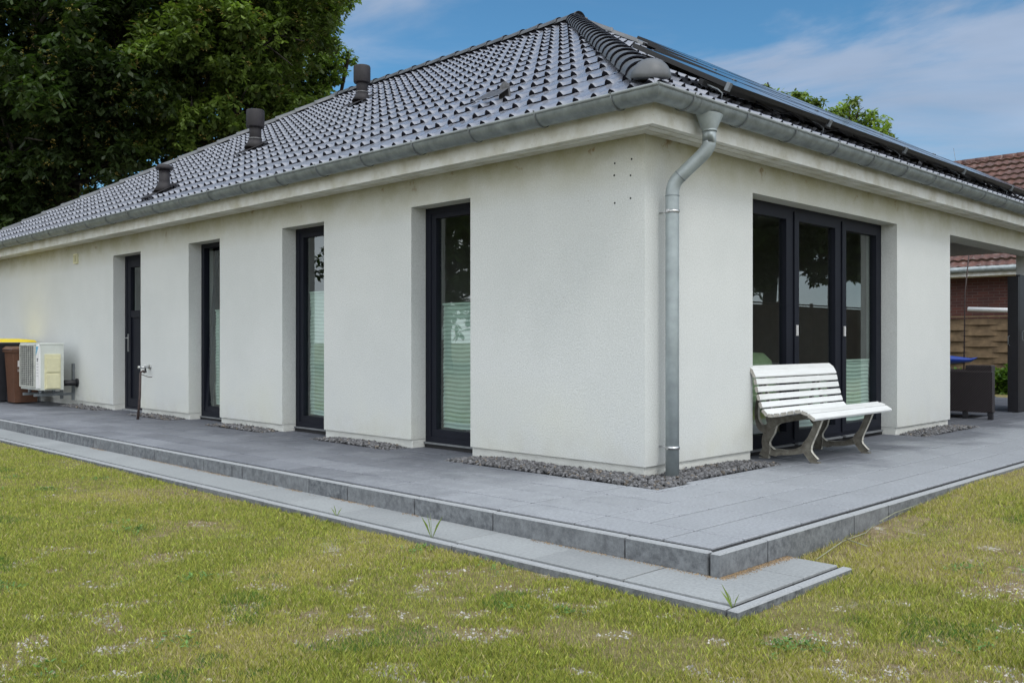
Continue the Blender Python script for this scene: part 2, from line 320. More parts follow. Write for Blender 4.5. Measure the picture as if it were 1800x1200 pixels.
def npmesh(name, V, F, mat, parent=None, tint=None, smooth=False):
    """V (n,3) array; F (m,k) array of one face size; tint (m,3) per face colour"""
    me = bpy.data.meshes.new(name); n, (m, k) = len(V), F.shape
    me.vertices.add(n); me.vertices.foreach_set('co', V.astype(np.float32).ravel())
    me.loops.add(m * k); me.loops.foreach_set('vertex_index', F.astype(np.int32).ravel())
    me.polygons.add(m); me.polygons.foreach_set('loop_start', np.arange(0, m * k, k, dtype=np.int32))
    if smooth: me.polygons.foreach_set('use_smooth', np.ones(m, dtype=bool))
    me.update(calc_edges=True)
    if tint is not None:
        at = me.attributes.new('tint', 'FLOAT_COLOR', 'FACE'); at.data.foreach_set('color', np.hstack([tint, np.ones((m, 1))]).astype(np.float32).ravel())
    me.materials.append(M[mat]); o = bpy.data.objects.new(name, me); COL.objects.link(o)
    if parent: o.parent = parent
    return o
def thing(name, label, cat, loc=(0, 0, 0), group=None):
    o = bpy.data.objects.new(name, None); COL.objects.link(o); o.location = loc; return tag(o, label, cat, group)
def tag(o, label=None, cat=None, group=None, kind=None):
    if label: o['label'] = label
    if cat: o['category'] = cat
    if group: o['group'] = group
    if kind: o['kind'] = kind
    return o
def vnoise(x, y, sc, seed=0, octv=4):
    """value noise 0..1, numpy"""
    out = np.zeros_like(x); amp = 1; tot = 0
    for o in range(octv):
        r = np.random.default_rng(seed + o * 17).random((64, 64)); fx, fy = x * sc + 31.7 * o, y * sc + 11.3 * o
        ix, iy = np.floor(fx).astype(int), np.floor(fy).astype(int); tx, ty = fx - ix, fy - iy
        tx, ty = tx * tx * (3 - 2 * tx), ty * ty * (3 - 2 * ty); g = lambda a, b: r[a % 64, b % 64]
        out += amp * ((g(ix, iy) * (1 - tx) + g(ix + 1, iy) * tx) * (1 - ty) + (g(ix, iy + 1) * (1 - tx) + g(ix + 1, iy + 1) * tx) * ty); tot += amp; amp *= .5; sc *= 2
    return out / tot

# ------------------------------------------------------------------ ground
def gz(x, y):
    s = np.clip((x + 1.3) / 3.2, 0, 1); s = s * s * (3 - 2 * s)
    near = np.clip((y + 9) / 5, 0, 1) * np.clip((-1.0 - y) / .3, 0, 1)
    base = -.150 + .122 * s * near
    east = np.clip((x - 11.5) / 1.5, 0, 1); base = base * (1 - east) + (-.02) * east
    return base + (vnoise(x, y, .9, 3) - .5) * .045 * np.clip(np.hypot(x + 2, y + 2) / 8, .25, 1)
xs = np.unique(np.concatenate([np.linspace(-14, 8, 150), [-600, -200, -80, -40, -25, -18, 10, 12, 14, 17, 20, 26, 34, 50, 90, 250, 700]]))
ysg = np.unique(np.concatenate([np.linspace(-8, 10, 130), [-600, -200, -80, -40, -25, -15, -10, 13, 17, 22, 30, 50, 90, 250, 700]]))
gx, gy = np.meshgrid(xs, ysg, indexing='ij'); GV = np.stack([gx, gy, gz(gx, gy)], -1).reshape(-1, 3)
ii, jj = np.meshgrid(np.arange(len(xs) - 1), np.arange(len(ysg) - 1), indexing='ij'); nb = len(ysg)
GF = np.stack([ii * nb + jj, (ii + 1) * nb + jj, (ii + 1) * nb + jj + 1, ii * nb + jj + 1], -1).reshape(-1, 4)
tag(npmesh('ground', GV, GF, 'soil', smooth=True), kind='structure')

# paving: base sheet, slabs laid in two running-bond wings that meet in nested Ls
PE = -1.635
def paving():
    b = MB(); b.box(-1.68, 0.02, -1.68, 17.4, -.13, -.012); b.box(.02, 13.0, -1.68, .0, -.13, -.012); b.box(6.0, 12.6, .0, 9, -.13, -.012); b.box(.02, 5.99, .0, .16, -.13, -.012)
    tag(b.build('paving_bed', 'black_gap'), kind='structure')
    p = MB(); g = .0075; gravel_l = [(-.37, .04, -.38, 1.80), (-.22, .04, 2.80, 4.08), (-.22, .04, 5.08, 6.36), (-.22, .04, 7.36, 8.66), (-.22, .04, 9.76, 11.2)]
    def slab(x0, x1, y0, y1):
        # cut against gravel beds by dropping the part that lies inside
        rects = [(x0, x1, y0, y1)]
        for gx0, gx1, gy0, gy1 in gravel_l + [(-.37, 1.40, -.32, .04), (4.53, 6.0, -.27, .04)]:
            nr = []
            for a, c, d, e in rects:
                ox0, ox1, oy0, oy1 = max(a, gx0), min(c, gx1), max(d, gy0), min(e, gy1)
                if ox0 >= ox1 or oy0 >= oy1: nr.append((a, c, d, e)); continue
                if a < ox0: nr.append((a, ox0, d, e))
                if ox1 < c: nr.append((ox1, c, d, e))
                if d < oy0: nr.append((ox0, ox1, d, oy0))
                if oy1 < e: nr.append((ox0, ox1, oy1, e))
            rects = nr
        t = random.random(); dz = random.uniform(-.0012, .0012)
        for a, c, d, e in rects:
            if c - a > .03 and e - d > .03: p.bbox(a + g, c - g, d + g, e - g, -.06, dz, .004, tint=t)
    for k in range(6):                                   # left wing, long sides along y
        x0 = PE + .3 * k; x1 = min(x0 + .3, .0 if k < 5 else .165); y = PE + .3 * (k + 1) - (.3 if k % 2 == 0 else 0) * 0
        if k % 2: y -= .3
        y0 = PE + .3 * (k + 1); ys_ = y0 + (.3 if k % 2 else .6) - (.12 if k % 3 == 2 else 0)
        slab(x0, x1, y0, ys_)
        while ys_ < 17: slab(x0, x1, ys_, ys_ + .6); ys_ += .6
    for k in range(6):                                   # right wing, long sides along x
        y0 = PE + .3 * k; y1 = min(y0 + .3, .0 if k < 5 else .165); x = PE + .3 * k; n = x + (.6 if k % 2 else .3) + (0 if k < 5 else .3)
        if k == 5: y1 = .165
        slab(x, n, y0, y1)
        while n < 13: slab(n, n + .6, y0, y1); n += .6
    for k in range(30):                                  # covered terrace
        y0 = .165 + .3 * k; x = 6.05 - (.3 if k % 2 else 0)
        while x < 12.5: slab(max(x, 6.05), x + .6, y0, y0 + .3); x += .6
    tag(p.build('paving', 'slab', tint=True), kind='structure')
    # upper kerb
    k_ = MB(); js = [-1.73, -1.67, -1.17, -.19, .54, 1.28, 1.77, 2.26, 2.75, 2.92, 3.42, 4.39, 4.88, 5.86, 6.94, 7.32, 8.3, 9.3, 10.3, 11.3, 12.3, 13.3, 14.3, 15.3, 16.3, 17.3]
    def kerb_y(x0, x1, ys_, z0, z1, bb):
        for a, c in zip(ys_[:-1], ys_[1:]): k_.bbox(x0, x1, a + .005, c - .005, z0, z1 + random.uniform(-.001, .001), bb, tint=random.random())
    kerb_y(-1.73, -1.68, js[1:], -.2, .0, .007)
    jx = [-1.73, -1.28, -.3, .17, 1.15, 2.13, 3.11, 4.1, 5.1, 6.1, 7.1, 8.1, 9.1, 10.1, 11.1, 12.1, 13.0]
    for a, c in zip(jx[:-1], jx[1:]): k_.bbox(a + .005, c - .005, -1.73, -1.68, -.2, random.uniform(-.001, .001), .007, tint=random.random())
    # low edging of the lower step
    jl = [-2.03, -1.3, -.3, .7, 1.7, 2.7, 3.7, 4.7, 5.7, 6.7, 7.7, 8.7, 9.7, 10.7, 11.7, 12.7, 13.7, 14.7, 15.7, 16.7]
    kerb_y(-2.15, -2.10, jl, -.25, -.112, .006)
    for a, c in zip([-2.15, -1.6, -1.09][:-1], [-1.6, -1.09]): k_.bbox(a + .003, c - .003, -2.085, -2.035, -.25, -.112, .006, tint=random.random())
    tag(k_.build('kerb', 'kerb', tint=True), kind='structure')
    l = MB(); y = -1.43
    l.box(-2.1, -1.73, -2.035, 17, -.25, -.122, 1); l.box(-1.73, -1.1, -2.035, -1.74, -.25, -.122, 1)
    while y < 17: l.bbox(-2.075, -1.733, y + g, y + .6 - g, -.164, -.11 + random.uniform(-.001, .001), .002, tint=random.random()); y += .59
    l.bbox(-2.075, -1.735, -2.01, -1.43 - g, -.164, -.11, .002, tint=.5); l.bbox(-1.735 + g, -1.45, -2.01, -1.735, -.164, -.1105, .002, tint=.7); l.bbox(-1.45 + g, -1.1, -2.01, -1.735, -.164, -.11, .002, tint=.6)
    tag(l.build('step', ['slab_light', 'black_gap'], tint=True), kind='structure')
paving()

def gravel():
    beds = [(-.375, .0, -.385, 1.82, 2400), (-.24, .0, 2.78, 4.10, 900), (-.24, .0, 5.06, 6.38, 800), (-.24, .0, 7.34, 8.68, 700), (-.24, .0, 9.74, 11.3, 600), (.0, 1.42, -.325, .0, 1800), (4.5, 6.15, -.30, .0, 1500)]
    ico = bmesh.new(); bmesh.ops.create_icosphere(ico, subdivisions=1, radius=1); iv = np.array([v.co[:] for v in ico.verts]); fi = np.array([[v.index for v in f.verts] for f in ico.faces]); ico.free()
    VV, FF, TT = [], [], []; o = 0
    for x0, x1, y0, y1, n in beds:
        for i in range(n):
            x, y = rng.uniform(x0, x1), rng.uniform(y0, y1)
            if x1 <= 0.001 and y < .0 and x > -.02: continue
            ex = min(x - x0, x1 - x if x1 > .1 else 1) if (x1 > .1 and x0 >= 0) else min(y - y0, y1 - y)
            h = min(ex / .35, 1) * .018
            s = rng.uniform(.010, .021) * np.array([1, rng.uniform(.6, 1), rng.uniform(.45, .8)])
            a, b_, c = rng.uniform(0, 6.28, 3); m = np.array(Matrix.Rotation(a, 3, 'Z') @ Matrix.Rotation(b_, 3, 'X'))
            v = (iv * (1 + rng.uniform(-.25, .25, (len(iv), 1)))) * s @ m.T + np.array([x, y, -.015 + h + rng.uniform(0, .02)])
            VV.append(v); FF.append(fi + o); o += len(iv); g = rng.uniform(.05, .23); w = rng.random()
            TT.append(np.tile([g * (1.25 if w > .9 else 1), g * (1.05 if w > .9 else 1.0), g * (.85 if w > .9 else 1.06)], (len(fi), 1)))
    # scattered strays on the slabs
    q = npmesh('gravel', np.vstack(VV), np.vstack(FF), 'stone', tint=np.vstack(TT)); tag(q, 'strip of loose dark grey basalt chips along the foot of the white walls', 'gravel', kind='stuff')
    b = MB()
    for x0, x1, y0, y1, n in beds: b.box(x0, x1 + (.02 if x1 < .1 else 0), y0, y1 + .015, -.013, -.006)
    tag(b.build('gravel_bed', 'black_gap'), kind='structure')
gravel()

# ------------------------------------------------------------------ the bungalow
HZ, SOF = 2.268, 2.53
RV = .172
house = thing('bungalow', 'white rendered bungalow with anthracite tiled hip roof and tall dark windows', 'house')
def wall(axis, c, d, u0, u1, z0, z1, ops, name, mat, parent, rev=RV):
    """outer skin at coordinate c facing the negative axis side, openings (a,b,zb,zt) with reveals of depth rev, inner skin at c+d"""
    b = MB(); us = sorted({u0, u1, *[o[0] for o in ops], *[o[1] for o in ops]}); zs = sorted({z0, z1, *[o[2] for o in ops], *[o[3] for o in ops]})
    P = (lambda t, u, z: (t, u, z)) if axis == 0 else (lambda t, u, z: (u, t, z))
    inside = lambda u, z: any(o[0] < u < o[1] and o[2] < z < o[3] for o in ops)
    for a, e in zip(us[:-1], us[1:]):
        for f, g in zip(zs[:-1], zs[1:]):
            if inside((a + e) / 2, (f + g) / 2): continue
            for t in (c, c + d): b.add([P(t, a, f), P(t, e, f), P(t, e, g), P(t, a, g)], [(0, 1, 2, 3)])
    for a, e, f, g in ops:
        b.add([P(c, a, f), P(c + d, a, f), P(c + d, a, g), P(c, a, g)], [(0, 1, 2, 3)]); b.add([P(c, e, f), P(c + d, e, f), P(c + d, e, g), P(c, e, g)], [(0, 1, 2, 3)])
        if g < z1: b.add([P(c, a, g), P(c + d, a, g), P(c + d, e, g), P(c, e, g)], [(0, 1, 2, 3)])
        if f > z0: b.add([P(c, a, f), P(c + d, a, f), P(c + d, e, f), P(c, e, f)], [(0, 1, 2, 3)])
    for (ua, ub) in ((u0, u0), (u1, u1)): b.add([P(c, ua, z0), P(c + d, ua, z0), P(c + d, ua, z1), P(c, ua, z1)], [(0, 1, 2, 3)])
    # underside between openings
    cur = u0
    for a, e, f, g in sorted(ops) + [(u1, u1, z0, z1)]:
        if f <= z0 and a > cur or a == u1 and a > cur: b.add([P(c, cur, z0), P(c + d, cur, z0), P(c + d, a, z0), P(c, a, z0)], [(0, 1, 2, 3)])
        cur = e
    return b.build(name, mat, parent, auto_normals=False)
WL = [(1.897, 2.722), (4.181, 5.009), (6.448, 7.277)]; DR = (8.733, 9.687)
LW = [(a, e, .08, HZ) for a, e in WL + [DR]]
T = .34
wall(0, 0, T, T, 17.25, .08, SOF + .1, LW, 'wall', 'plaster', house)
wall(1, 0, T, 0, 6.009, .08, SOF + .1, [(1.514, 4.484, .08, HZ)], 'wall', 'plaster', house)
def piers(axis, u0, u1, ops):
    cur = u0
    for a, e in ops + [(u1 + .006, 0)]:
        b = MB(); q = (cur, a - .006); b.box(*((.02, T, *q) if axis == 0 else (*q, .02, T)), -.15, .0795); b.build('plinth', 'plinth', house); cur = e + .006
piers(0, T, 17.23, WL + [DR]); piers(1, .02, 5.99, [(1.514, 4.484)])
b = MB(); b.box(5.67, 6.009, T, 7.0, -.1, SOF + .1); b.box(6.009, 10.86, 6.66, 7.0, -.1, SOF + .1); b.box(10.52, 10.86, 7.0, 17.25, -.1, SOF + .1); b.box(0, 10.52, 17.25, 17.58, -.1, SOF + .1); b.build('wall', 'plaster', house)
b = MB(); b.box(6.009, 11.05, .0, .30, 2.278, SOF + .1); b.build('lintel', 'plaster', house)
b = MB(); b.box(9.8, 10.15, .05, .30, 0, 2.278); b.box(9.8, 10.15, .30, .40, 0, 2.5); b.build('pillar', 'plaster', house)
b = MB(); b.box(6.009, 9.2, .30, 6.66, 2.50, 2.52); b.build('terrace_ceiling', 'ceiling', house)
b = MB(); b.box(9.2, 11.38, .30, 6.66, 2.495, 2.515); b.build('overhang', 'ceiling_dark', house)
# rooms behind the openings
b = MB(); b.box(T, 5.67, T, 17.25, -.02, .015, 1); b.box(T, 5.67, T, 17.25, 2.50, 2.52); b.box(5.40, 5.66, T, 17.2, .02, 2.5)
for y in (3.35, 5.75, 8.1, 10.4): b.box(T, 5.4, y, y + .12, .02, 2.5)
b.build('room', ['inner_wall', 'inner_floor'], house)
b = MB(); b.box(T + .3, 1.2, 3.28, 3.34, .02, 1.1); b.build('room_shelf', 'inner_floor', house)

# soffit boards + fascia
E_ = .27
def eaves():
    s = MB(); f = MB(); yE, xE = 17.52, 11.13
    for x0, x1 in ((-.262, -.180), (-.170, -.092), (-.082, -.002)):   # boards along the left eave
        s.prism([(x0, x0), (x1, x1), (x1, yE), (x0, yE)], 2, SOF, SOF + .02)
    for y0, y1 in ((-.262, -.180), (-.170, -.092), (-.082, -.002)):
        s.prism([(y0 + .003, y0), (xE, y0), (xE, y1), (y1 + .003, y1)], 2, SOF, SOF + .02)
    s.build('soffit', 'trim', house)
    k = MB(); k.prism([(-.262, -.262), (0, 0), (0, yE), (-.262, yE)], 2, SOF + .023, SOF + .03); k.prism([(-.262, -.262), (xE, -.262), (xE, 0), (0, 0)], 2, SOF + .023, SOF + .03); k.build('soffit_gap_shade', 'black_gap', house)  # black sheet above the boards, added so their gaps read as shade
    f.prism([(-E_, -E_), (-E_ + .008, -E_ + .008), (-E_ + .008, yE), (-E_, yE)], 2, SOF - .012, 2.72)
    f.prism([(-E_, -E_), (xE, -E_), (xE, -E_ + .008), (-E_ + .008, -E_ + .008)], 2, SOF - .012, 2.72)
    f.build('fascia', 'trim', house)
eaves()
# gutters: half round with bead, run mitred at the corner
GR, GC, GZ = .088, -.368, 2.722
def gutter():
    g = MB(); n = 14
    def ring(side, t):   # profile at run coordinate t ('L': along y, 'R': along x)
        o = []
        for k in range(n + 1):
            a = math.pi * k / n; off = GC - GR * math.cos(a); z = GZ - GR * math.sin(a)
            o.append((off, z))
        return o
    prof = ring('L', 0); inner = [(GC - (GR - .003) * math.cos(math.pi * k / n), GZ - (GR - .003) * math.sin(math.pi * k / n)) for k in range(n + 1)]
    def run(P0, P1):
        for pr_, in ((prof,), (inner,)):
            vs = [P0(o, z) for o, z in pr_] + [P1(o, z) for o, z in pr_]; m = len(pr_)
            g.add(vs, [(i, i + 1, m + i + 1, m + i) for i in range(m - 1)], 0, True)
    run(lambda o, z: (o, o, z), lambda o, z: (o, 17.7, z)); run(lambda o, z: (o, o, z), lambda o, z: (11.3, o, z))
    r0 = GC - GR
    bd = MB(); bd.tube([(r0, 17.7, GZ), (r0, r0, GZ)], .012, 10); bd.tube([(r0, r0, GZ), (11.3, r0, GZ)], .012, 10)
    o = g.build('gutter', 'zinc', house, auto_normals=False)
    bd.build('gutter_rim', 'zinc_rim', o)
    # soldered joints of the corner piece and of the outlet
    j = MB()
    def strap(P, t, w, r):
        pts = [(GC - r * math.cos(math.pi * k / n), GZ - r * math.sin(math.pi * k / n)) for k in range(n + 1)]
        vs = [P(o_, z, t - w) for o_, z in pts] + [P(o_, z, t + w) for o_, z in pts]; m = len(pts)
        j.add(vs, [(i, i + 1, m + i + 1, m + i) for i in range(m - 1)], 0, True)
    for t in (.06,): strap(lambda o_, z, t: (t, o_, z), t, .004, GR + .003)
    j.build('gutter_seam', 'zinc_dark', o, auto_normals=False)
    # hanging brackets
    ys_ = [-.054, .681, 1.417, 2.142, 2.902] + [3.64 + .74 * i for i in range(19)]; xs_ = [-.042, .671, 1.407, 2.159, 2.883, 3.636, 4.36, 5.115, 5.84, 6.57, 7.3, 8.03, 8.77, 9.5, 10.2]
    for k, (ax, ts) in enumerate((('L', ys_), ('R', xs_))):
        for t in ts:
            q = MB(); r = GR + .005
            pts = [(GC - r * math.cos(math.pi * i / 12), GZ - r * math.sin(math.pi * i / 12)) for i in range(13)]
            pts = [(GC - GR - .013, GZ + .014)] + pts + [(GC + r + .004, GZ + .03)]
            vs = []
            for o_, z in pts:
                for dw in (-.0055, .0055): vs.append((o_, t + dw, z) if ax == 'L' else (t + dw, o_, z))
            for o_, z in pts:
                dd = .006 / r; oo, zz = GC + (o_ - GC) * (1 + dd), GZ + (z - GZ) * (1 + dd)
                for dw in (-.0055, .0055): vs.append((oo, t + dw, zz) if ax == 'L' else (t + dw, oo, zz))
            m = len(pts); fs = []
            for i in range(m - 1):
                a = 2 * i; c = 2 * m + 2 * i
                fs += [(a, a + 1, a + 3, a + 2), (c, c + 1, c + 3, c + 2), (a, a + 2, c + 2, c), (a + 1, a + 3, c + 3, c + 1)]
            q.add(vs, fs); q.build('gutter_bracket', 'zinc_dark', o)
gutter()
# downpipe with conical outlet, swan neck and clamps
b = MB(); X1, Y1, X2, Y2 = .285, GC, .183, -.115
fn = MB(); n = 18; top = []; bot = []
for k in range(n):
    a = 2 * math.pi * k / n; top.append((X1 + .135 * math.cos(a), GC + .082 * math.sin(a), GZ - .02 - .07 * abs(math.sin(a)) ** 0 * (1 - abs(math.sin(a))) * .0 - .045)); bot.append((X1 + .052 * math.cos(a), GC + .052 * math.sin(a), 2.535))
fn.add(top + bot, [(k, (k + 1) % n, n + (k + 1) % n, n + k) for k in range(n)], 0, True)
fn.tube([(X1, GC, 2.545), (X1, GC, 2.53)], .056, 20)
path = [Vector((X1, Y1, 2.54)), Vector((X1, Y1, 2.45))]; A, B = Vector((X1, Y1, 2.41)), Vector((X2, Y2, 2.17))
def arc(p0, pc, p1, n=7): return [p0.lerp(pc, t).lerp(pc.lerp(p1, t), t) for t in [i / n for i in range(n + 1)]]
dA = (B - A).normalized()
path += arc(A + Vector((0, 0, .05)), A, A + dA * .07) + arc(B - dA * .07, B, B - Vector((0, 0, .08))) + [Vector((X2, Y2, 1.2)), Vector((X2, Y2, -.03))]
b.tube(path, .050, 24)
dp = b.build('downpipe', 'pipe_zinc', house); fn.build('funnel', 'pipe_zinc', dp)
for qa, qb in ((B - Vector((0, 0, .085)), B - Vector((0, 0, .092))), (B - dA * .085, B - dA * .078)): c = MB(); c.tube([qa, qb], .0525, 24); c.build('pipe_joint', 'zinc', dp)
for z in (1.965, .22):
    c = MB(); c.tube([(X2, Y2, z - .011), (X2, Y2, z + .011)], .0545, 24); c.box(X2 + .05, X2 + .075, Y2 - .008, Y2 + .008, z - .01, z + .01); c.box(X2 - .068, X2 - .05, Y2 - .008, Y2 + .008, z - .01, z + .01); c.tube([(X2, Y2 + .05, z), (X2, .002, z)], .006, 8); c.build('pipe_clamp', 'steel', dp)

# ------------------------------------------------------------------ roof
TA = .565; AL = math.atan(TA); CA, SA = math.cos(AL), math.sin(AL); X0, Z0 = -.33, 2.76; RX = 5.43; RY1 = 11.85
def hump(s):   # s in tile widths
    t = (s % 1.0); h = 0
    for c_ in (.25, .75):
        d = abs(t - c_) / .108
        if d < 1: h = max(h, (1 - d ** 2.2) ** .75)
    return h, (.009 if .25 < t < .75 else 0)
def tiles(side, u0, u1, mat='tile', rows=16, pitch=.373 / CA, w=.335, lv=((0, 1.0), (.05, .97), (.15, .5), (.4, .18), (1.02, .10)), lip=1.0, hh=.038, base=.004):
    """rows of pressed clay tiles; local (u along eave, r up the slope, n out of the slope)"""
    m = MB(); sub = 22; nu = int(round((u1 - u0) / w * sub))
    if side == 'L': P = lambda u, r, n: (X0 + r * CA - n * SA, u, Z0 + r * SA + n * CA)
    elif side == 'R': P = lambda u, r, n: (u, X0 + r * CA - n * SA, Z0 + r * SA + n * CA)
    for i in range(rows):
        rb = i * pitch; us = [u0 + k * w / sub for k in range(nu + 1)]; jit = {}
        vs = []
        for (t, amp) in lv:
            for u in us:
                h, d = hump((u - u0) / w); ti = int((u - u0) / w + 1e-6); jj_ = jit.setdefault(ti, random.uniform(-.0015, .0015))
                n = base * (1 - t) + h * hh * amp + d * lip * (1 - t) + jj_ + (-.004 if t == 0 else 0); vs.append(P(u, rb + t * pitch, n))
        W = nu + 1; m.add(vs, [(a * W + k, a * W + k + 1, (a + 1) * W + k + 1, (a + 1) * W + k) for a in range(len(lv) - 1) for k in range(nu)], 0, True)
        vs = []
        for u in us:
            h, d = hump((u - u0) / w); jj_ = jit[int((u - u0) / w + 1e-6)]; vs.append(P(u, rb, base + h * hh - .003 + d * lip + jj_))
        for u in us: vs.append(P(u, rb + .012, -.006))
        m.add(vs, [(k, k + 1, W + k + 1, W + k) for k in range(nu)], 1, False)
    return m
def clip(o, planes):
    bm = bmesh.new(); bm.from_mesh(o.data)
    for co, no in planes: bmesh.ops.bisect_plane(bm, geom=bm.verts[:] + bm.edges[:] + bm.faces[:], plane_co=co, plane_no=no, clear_outer=True)
    bm.to_mesh(o.data); bm.free()
YE = RY1 + RX   # far wall plane
M['tile_edge_shade'] = simple('tile_edge_shade', (.010, .010, .016), .8, var=.2, spec=.2)  # near-black: shade under the tile noses and cap rims put into the colour
o = tiles('L', X0 - .05, YE + .45).build('roof_slope', ['tile', 'tile_edge_shade'], house, auto_normals=False)
clip(o, [((0, 0, 0), (1, -1, 0)), ((0, YE, 0), (1, 1, 0)), ((RX, 0, 0), (1, 0, 0))])
o = tiles('R', X0 - .05, 2 * RX + .45, lv=((0, 1.0), (.04, 1.0), (.15, .85), (.5, .6), (1.02, .38)), lip=.15, hh=.046, base=.002).build('roof_slope', ['tile', 'tile_edge_shade'], house, auto_normals=False)
clip(o, [((0, 0, 0), (-1, 1, 0)), ((2 * RX, 0, 0), (1, 1, 0))])
b = MB(); q = .0   # roof deck under the tiles and the two slopes that face away
zR = Z0 + (RX - X0) * TA - .01; z0 = Z0 - .015; C4 = [(X0, X0, z0), (2 * RX - X0, X0, z0), (2 * RX - X0, YE - X0, z0), (X0, YE - X0, z0)]; r1, r2 = (RX, RX, zR), (RX, RY1, zR)
b.add(C4 + [r1, r2], [(0, 1, 4), (1, 2, 5, 4), (2, 3, 5), (3, 0, 4, 5), (0, 3, 2, 1)]); b.build('roof_deck', 'tile', house)
def caps(A, B, pitch, name, rad=.125, start=0):
    """overlapping barrel tiles from A (low) to B (high)"""
    A, B = Vector(A), Vector(B); d = (B - A); Ln = d.length; d.normalize(); side = d.cross(Vector((0, 0, 1))).normalized(); up = side.cross(d).normalized()
    m = MB(); k = int(Ln / pitch) + 1; n = 12
    for i in range(k):
        p0 = A + d * (i * pitch - .02); p1 = A + d * min((i + 1) * pitch + .03, Ln + .05)
        vs = []
        st = [(p0, rad * 1.04, .010), (p0 + d * .04, rad * 1.04, .010), (p0 + d * .045, rad, .006), (p1, rad * .95, -.006)]
        for p, r, e in st:
            for j in range(n + 1):
                a = math.pi * j / n; vs.append(p + side * r * math.cos(a) + up * (r * .78 * math.sin(a) - .035 + e))
        W = n + 1; m.add(vs, [(a * W + j, a * W + j + 1, (a + 1) * W + j + 1, (a + 1) * W + j) for a in range(3) for j in range(n)], 0, True)
        # front rim thickness
        vs = []
        for r in (rad * 1.04, rad * .93):
            for j in range(n + 1):
                a = math.pi * j / n; vs.append(p0 + side * r * math.cos(a) + up * (r * .78 * math.sin(a) - .035 + .010))
        m.add(vs, [(j, j + 1, W + j + 1, W + j) for j in range(n)], 1, False)
        # near-black tube below, stands in for the shadow gap
    m.tube([A + up * -.03, B + up * -.03], .075, 8, mi=1)
    return m.build(name, ['cap_tile', 'tile_edge_shade'], house, auto_normals=False)
zc = Z0 + .035
caps((X0 + .12, X0 + .12, zc + .12 * TA), (RX, RX, zR + .05), .385, 'hip_cap_row', .135)
caps((X0 + .1, YE - X0 - .1, zc), (RX, RY1, zR + .05), .43, 'hip_cap_row')
caps((2 * RX - X0, X0, zc), (RX, RX, zR + .05), .43, 'hip_cap_row')
caps((RX, RX - .1, zR + .055), (RX, RY1 + .1, zR + .055), .40, 'ridge_cap_row')
# rounded end cap at the foot of the near hip
bm = bmesh.new(); bmesh.ops.create_uvsphere(bm, u_segments=24, v_segments=14, radius=1)
for v in bm.verts:
    x, y, z = v.co; sc = .142
    if z < 0: v.co.z *= .1
    v.co.x *= sc; v.co.y *= sc * 1.02; v.co.z *= .135
me = bpy.data.meshes.new('hip_end_cap'); bm.to_mesh(me); bm.free(); me.materials.append(M['cap_tile'])
for p in me.polygons: p.use_smooth = True
o = bpy.data.objects.new('hip_end_cap', me); COL.objects.link(o); o.parent = house; o.location = (X0 + .12, X0 + .12, Z0 + .095); o.rotation_euler = (0, R(-12), R(45))

def roof_pipe(y, x, h, r, head, name='roof_vent', mushroom=False):
    zb = Z0 + (x - X0) * TA + .02; b = MB()
    b.tube([(x, y, zb - .05), (x, y, zb + h)], r, 20); o = b.build(name, 'vent', house)
    k = MB(); k.tube([(x - .03, y, zb - .04), (x, y, zb + .06), (x, y, zb + .13)], [r * 1.6, r * 1.3, r * 1.06], 20); k.box(x - .28, x + .2, y - r * 2, y + r * 2, -.01, .0)
    k.v[-8:] = [(a, b_, Z0 + (a - X0) * TA + .05 + (0 if c_ < -.005 else .008)) for a, b_, c_ in k.v[-8:]]; k.build('flashing', 'vent', o)
    c = MB()
    if mushroom: c.tube([(x, y, zb + h - .03), (x, y, zb + h), (x, y, zb + h + .035), (x, y, zb + h + .05)], [r * 1.5, r * 1.62, r * 1.25, r * .4], 20)
    else:
        c.tube([(x, y, zb + h - head), (x, y, zb + h - head + .02), (x, y, zb + h - .01), (x, y, zb + h + .01)], [r * 1.4, r * 1.5, r * 1.5, r * 1.42], 20)
        g = MB(); g.tube([(x, y, zb + .125), (x, y, zb + .15)], r * 1.12, 20); g.build('collar', 'vent_galv', o)
    c.build('cowl', 'vent', o)
VP = [(8.348, 3.495, .56, .092, .27, False), (8.802, 1.817, .57, .092, .26, False), (8.648, .30, .33, .076, .1, True)]
for y, x, h, r, hd, ms in VP: roof_pipe(y, x, h, r, hd, mushroom=ms)
# broken tile with an exposed grey snow-stop near the corner
b = MB(); zb = Z0 + (.62 - X0) * TA; b.prism([(2.02, zb), (2.16, zb - .01), (2.14, zb + .12), (2.09, zb + .15), (2.04, zb + .13)], 0, .60, .625)
b.add([(.45, 2.0, zb - .02), (.45, 2.4, zb - .02), (.62, 2.35, zb + .09), (.62, 2.0, zb + .10)], [(0, 1, 2, 3)]); b.build('lifted_tile', 'vent_galv', house)

